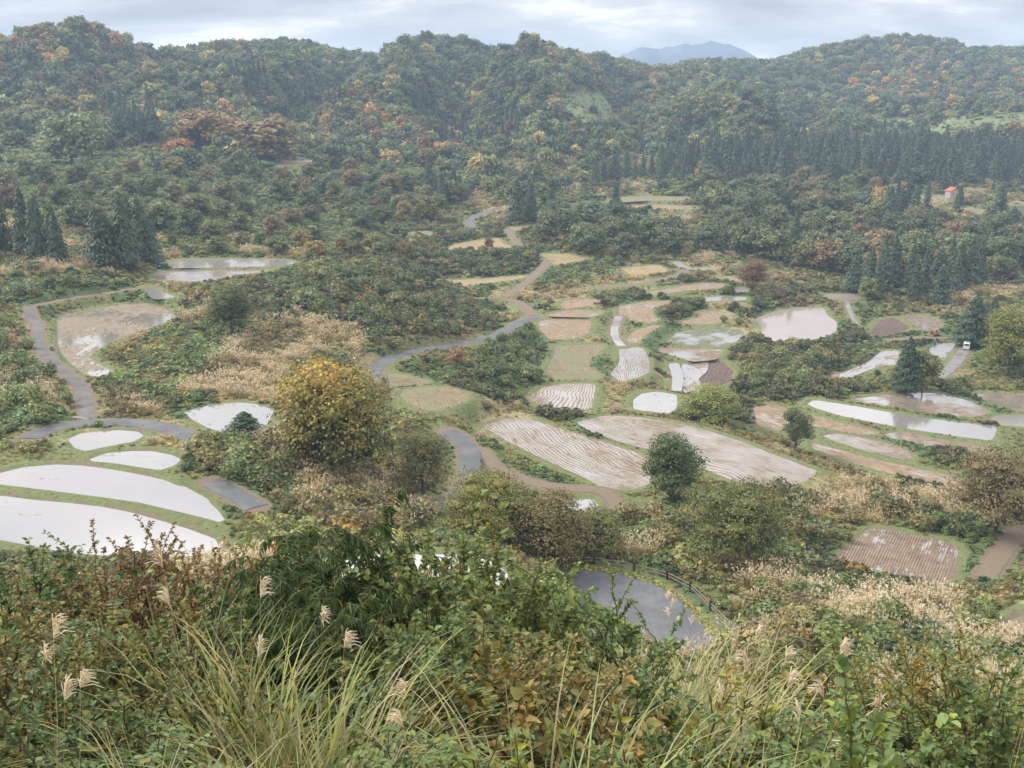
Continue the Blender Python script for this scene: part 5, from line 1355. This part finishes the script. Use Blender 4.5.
def tractor():
    P = cast(162, 268); P[2] += .05; root = empty('tractor', P, R(20)); tag(root, 'small blue green tractor at the end of the far flooded pair', 'tractor')
    bm_obj('bonnet', prism([(.3,.6),(1.55,.6),(1.6,.75),(1.55,1.15),(.3,1.25)], -.3, .3), M['blue'], root, .03)
    bm_obj('chassis', box((.2, 0, .55), (2.3, .35, .3)), M['black'], root, .02)
    bm_obj('seat', multi(box((-.45, 0, 1.05), (.45, .45, .12)), box((-.68, 0, 1.25), (.1, .45, .4))), M['black'], root, .02)
    for s in (-1, 1):
        bm_obj('mudguard', prism([(-1.0,.95),(-.85,1.25),(-.45,1.32),(-.05,1.2),(.05,.95),(-.05,.95),(-.45,1.22),(-.9,.95)], s*.42, s*.75), M['blue'], root)
        wheel(root, -.5, s*.6, .6, .32); wheel(root, 1.2, s*.5, .36, .2)
    bm_obj('steering_wheel', cyl((.05, 0, 1.35), .18, .03, 'Z'), M['black'], root)
    bm_obj('roll_bar', multi(box((-.85, .4, 1.5), (.06, .06, 1.3)), box((-.85, -.4, 1.5), (.06, .06, 1.3)), box((-.85, 0, 2.16), (.06, .86, .06))), M['steel'], root)
    bm_obj('tiller', multi(box((-1.45, 0, .5), (.5, 1.6, .28)), cyl((-1.5, 0, .3), .22, 1.5)), M['blue'], root, .02)
tractor()
def digger():
    P = cast(935, 336); root = empty('mini_digger', P+np.array([0, 0, .02]), R(200)); tag(root, 'little orange digger parked beside the brown field with the white pool', 'digger'); root.scale = (.95,)*3
    for s in (-1, 1): bm_obj('track', prism([(-.85,.08),(-.7,0),(.7,0),(.85,.08),(.9,.25),(.8,.42),(-.8,.42),(-.9,.25)], s*.45, s*.75), M['rubber'], root, .02)
    bm_obj('undercarriage', box((0, 0, .3), (1.0, .9, .2)), M['steel'], root)
    bm_obj('body', multi(box((-.25, 0, .85), (1.3, 1.1, .55)), box((-.6, 0, 1.15), (.6, 1.0, .2))), M['orange'], root, .04)
    bm_obj('seat', multi(box((-.05, .1, 1.2), (.4, .4, .12)), box((-.25, .1, 1.42), (.08, .4, .35))), M['black'], root)
    bm_obj('canopy', multi(box((-.1, .05, 2.15), (1.1, 1.05, .06)), *[box((x, y, 1.6), (.05, .05, 1.1)) for x in (-.6, .38) for y in (-.4, .5)]), M['orange'], root)
    arm = bm_obj('arm', multi(box((1.0, -.1, 1.5), (1.5, .16, .2), Matrix.Rotation(R(-38), 4, 'Y')), box((1.85, -.1, 1.45), (1.2, .13, .16), Matrix.Rotation(R(62), 4, 'Y'))), M['orange'], root, .02)
    bm_obj('bucket', prism([(1.9,.95),(2.25,.9),(2.35,.6),(2.15,.4),(1.95,.55)], -.35, .15), M['steel'], arm)
    bm_obj('blade', box((1.15, 0, .25), (.06, 1.5, .4)), M['orange'], root)
digger()
def hut():
    P = cast(952, 197.5, 300); root = empty('hut', P, R(12)); tag(root, 'little hut with a bright red roof at the foot of the cedar wall', 'hut')
    bm_obj('wall', box((0, 0, 1.5), (5.4, 4.2, 3.6)), M['pinkwall'], root)
    rf = bm_obj('roof', multi(prism([(-3.1,3.25),(0,4.9),(3.1,3.25),(3.1,3.4),(0,5.08),(-3.1,3.4)], -2.5, 2.5)), M['red'], root); 
    bm_obj('gable', prism([(-2.7,3.3),(2.7,3.3),(0,4.75)], -2.1, 2.1), M['pinkwall'], root)
    d = bm_obj('door', box((-.9, -2.13, 1.1), (1.1, .06, 2.1)), M['rail'], root); bm_obj('handle', box((-.5, -2.18, 1.1), (.05, .06, .15)), M['steel'], d)
    w_ = bm_obj('window', box((1.2, -2.13, 1.7), (1.2, .06, .9)), M['white'], root); bm_obj('pane', box((1.2, -2.17, 1.7), (1.05, .03, .75)), M['glass'], w_)
hut()
# ------------------------------------------------------------------ distant mountain, sky, light, camera
def far_mountain():
    Yd = 2500.; pts = [(560,75),(600,70),(625,52),(645,47),(665,49),(690,44),(708,41),(728,45),(745,50),(762,60),(790,66),(830,70)]
    rows = []
    for k in range(9):
        t = k/8; row = []
        for x in np.linspace(540, 850, 50):
            y = np.interp(x, [p[0] for p in pts], [p[1] for p in pts])
            a, b = ray(x, y); z = b*Yd+fbm(np.array(x/9.), np.array(.3), 5, 3)*9
            row.append((a*Yd+40*math.sin(k*2+x*.05)*t, Yd-340*t, z*(1-t)-90*t+(fbm(np.array(x/14.), np.array(k*.7), 8, 3))*45*t*(1-t)*4))
        rows.append(row)
    back = [(x, y+300, -90) for x, y, z in rows[0]]
    V = np.array([back]+rows).reshape(-1, 3); g = np.arange(len(V)).reshape(10, 50)
    qd = np.stack([g[:-1, :-1], g[1:, :-1], g[1:, 1:], g[:-1, 1:]], -1).reshape(-1, 4)
    o = mesh_obj('distant_mountain', V, qd, M['mount'], smooth=True); tag(o, 'faint blue mountain far behind the saddle of the ridge', kind='structure')
M['mount'] = plain('hazed_forest', (.12, .15, .18), ns=.02)  # forest colour shifted to pale blue, extra distance haze put into the base colour
far_mountain()
bx0, bx1, by0, by1, bz0, bz1 = -2100, 2100, -40, 2900, -140, 128
hv = [(x, y, z) for z in (bz0, bz1) for y in (by0, by1) for x in (bx0, bx1)]
hf = [(0, 2, 3, 1), (4, 5, 7, 6), (0, 1, 5, 4), (2, 6, 7, 3), (0, 4, 6, 2), (1, 3, 7, 5)]
hm, nt = newmat('haze'); N = NT(nt)
vol = N.n('ShaderNodeVolumePrincipled', i={'Color': (.60, .77, 1.0, 1), 'Density': .00024, 'Anisotropy': .0})
nt.links.new(vol.outputs[0], N.n('ShaderNodeOutputMaterial').inputs['Volume'])
hz = mesh_obj('haze', hv, hf, hm); tag(hz, kind='stuff', label='thin blue autumn haze over the valley')

w = bpy.data.worlds.new('World'); sc.world = w; w.use_nodes = True; nt = w.node_tree; nt.nodes.clear(); N = NT(nt)
SUN_EL, SUN_AZ = R(42), R(-72)
sky = N.n('ShaderNodeTexSky', sky_type='NISHITA', sun_disc=False, sun_elevation=SUN_EL, sun_rotation=SUN_AZ)
g = N.n('ShaderNodeTexCoord').outputs['Generated']
z = N.n('ShaderNodeSeparateXYZ', i={0: g}).outputs
zc = N.math('MAXIMUM', z[2], 0.0)
den = N.math('ADD', zc, .30)
cl = N.n('ShaderNodeCombineXYZ', i={0: N.math('DIVIDE', z[0], den), 1: N.math('DIVIDE', z[1], den), 2: 0.0}).outputs[0]
n1 = N.noise(N.scale(cl, (1.1, 2.0, 1)), .9, 7, .55, .5)
n2 = N.noise(N.scale(cl, (1.2, 2.4, 1), (0, 0, .3)), 2.4, 6, .6, .3)
nn = N.math('ADD', N.math('MULTIPLY', n1, .7), N.math('MULTIPLY', n2, .3))
cc = N.ramp(nn, [(.38, (.52, .54, .61)), (.46, (.66, .68, .74)), (.52, (.82, .83, .87)), (.58, (1.25, 1.24, 1.22))])
# an overcast sky grows brighter towards the zenith
up = N.math('MULTIPLY_ADD', N.sm(.05, .8, zc), 1.0, 0.75)
cc = N.n('ShaderNodeVectorMath', operation='SCALE', i={0: cc, 3: up}).outputs[0]
b1 = N.n('ShaderNodeBackground', i={'Color': sky.outputs[0], 'Strength': .10}).outputs[0]
b2 = N.n('ShaderNodeBackground', i={'Color': cc, 'Strength': 1.0}).outputs[0]
mx = N.n('ShaderNodeMixShader', i={0: .94, 1: b1, 2: b2}).outputs[0]
nt.links.new(mx, N.n('ShaderNodeOutputWorld').inputs[0])
sl = bpy.data.lights.new('sun', 'SUN'); sl.energy = 2.8; sl.angle = R(16); sl.color = (1, .96, .9)
so = bpy.data.objects.new('sun', sl); COL.objects.link(so)
# from ahead and to the left, high
from mathutils import Vector
dirn = Vector((math.sin(SUN_AZ)*math.cos(SUN_EL), math.cos(SUN_AZ)*math.cos(SUN_EL), math.sin(SUN_EL)))
so.rotation_euler = dirn.to_track_quat('Z', 'Y').to_euler()

cam = bpy.data.cameras.new('camera'); co = bpy.data.objects.new('camera', cam); COL.objects.link(co)
co.location = (0, 0, 0); co.rotation_euler = (R(90)-PITCH, 0, 0)
cam.sensor_width = 36; cam.lens = 36*F/W; cam.clip_start = .1; cam.clip_end = 12000
sc.camera = co
sc.view_settings.view_transform = 'Standard'; sc.view_settings.look = 'None'
sc.view_settings.exposure = .42; sc.view_settings.gamma = 1
sc.view_settings.use_curve_mapping = False
sc.cycles.use_denoising = True
sc.cycles.max_bounces = 5; sc.cycles.diffuse_bounces = 2; sc.cycles.glossy_bounces = 2; sc.cycles.transmission_bounces = 2
sc.cycles.transparent_max_bounces = 4; sc.cycles.volume_bounces = 1
sc.cycles.use_adaptive_sampling = True
print('done')
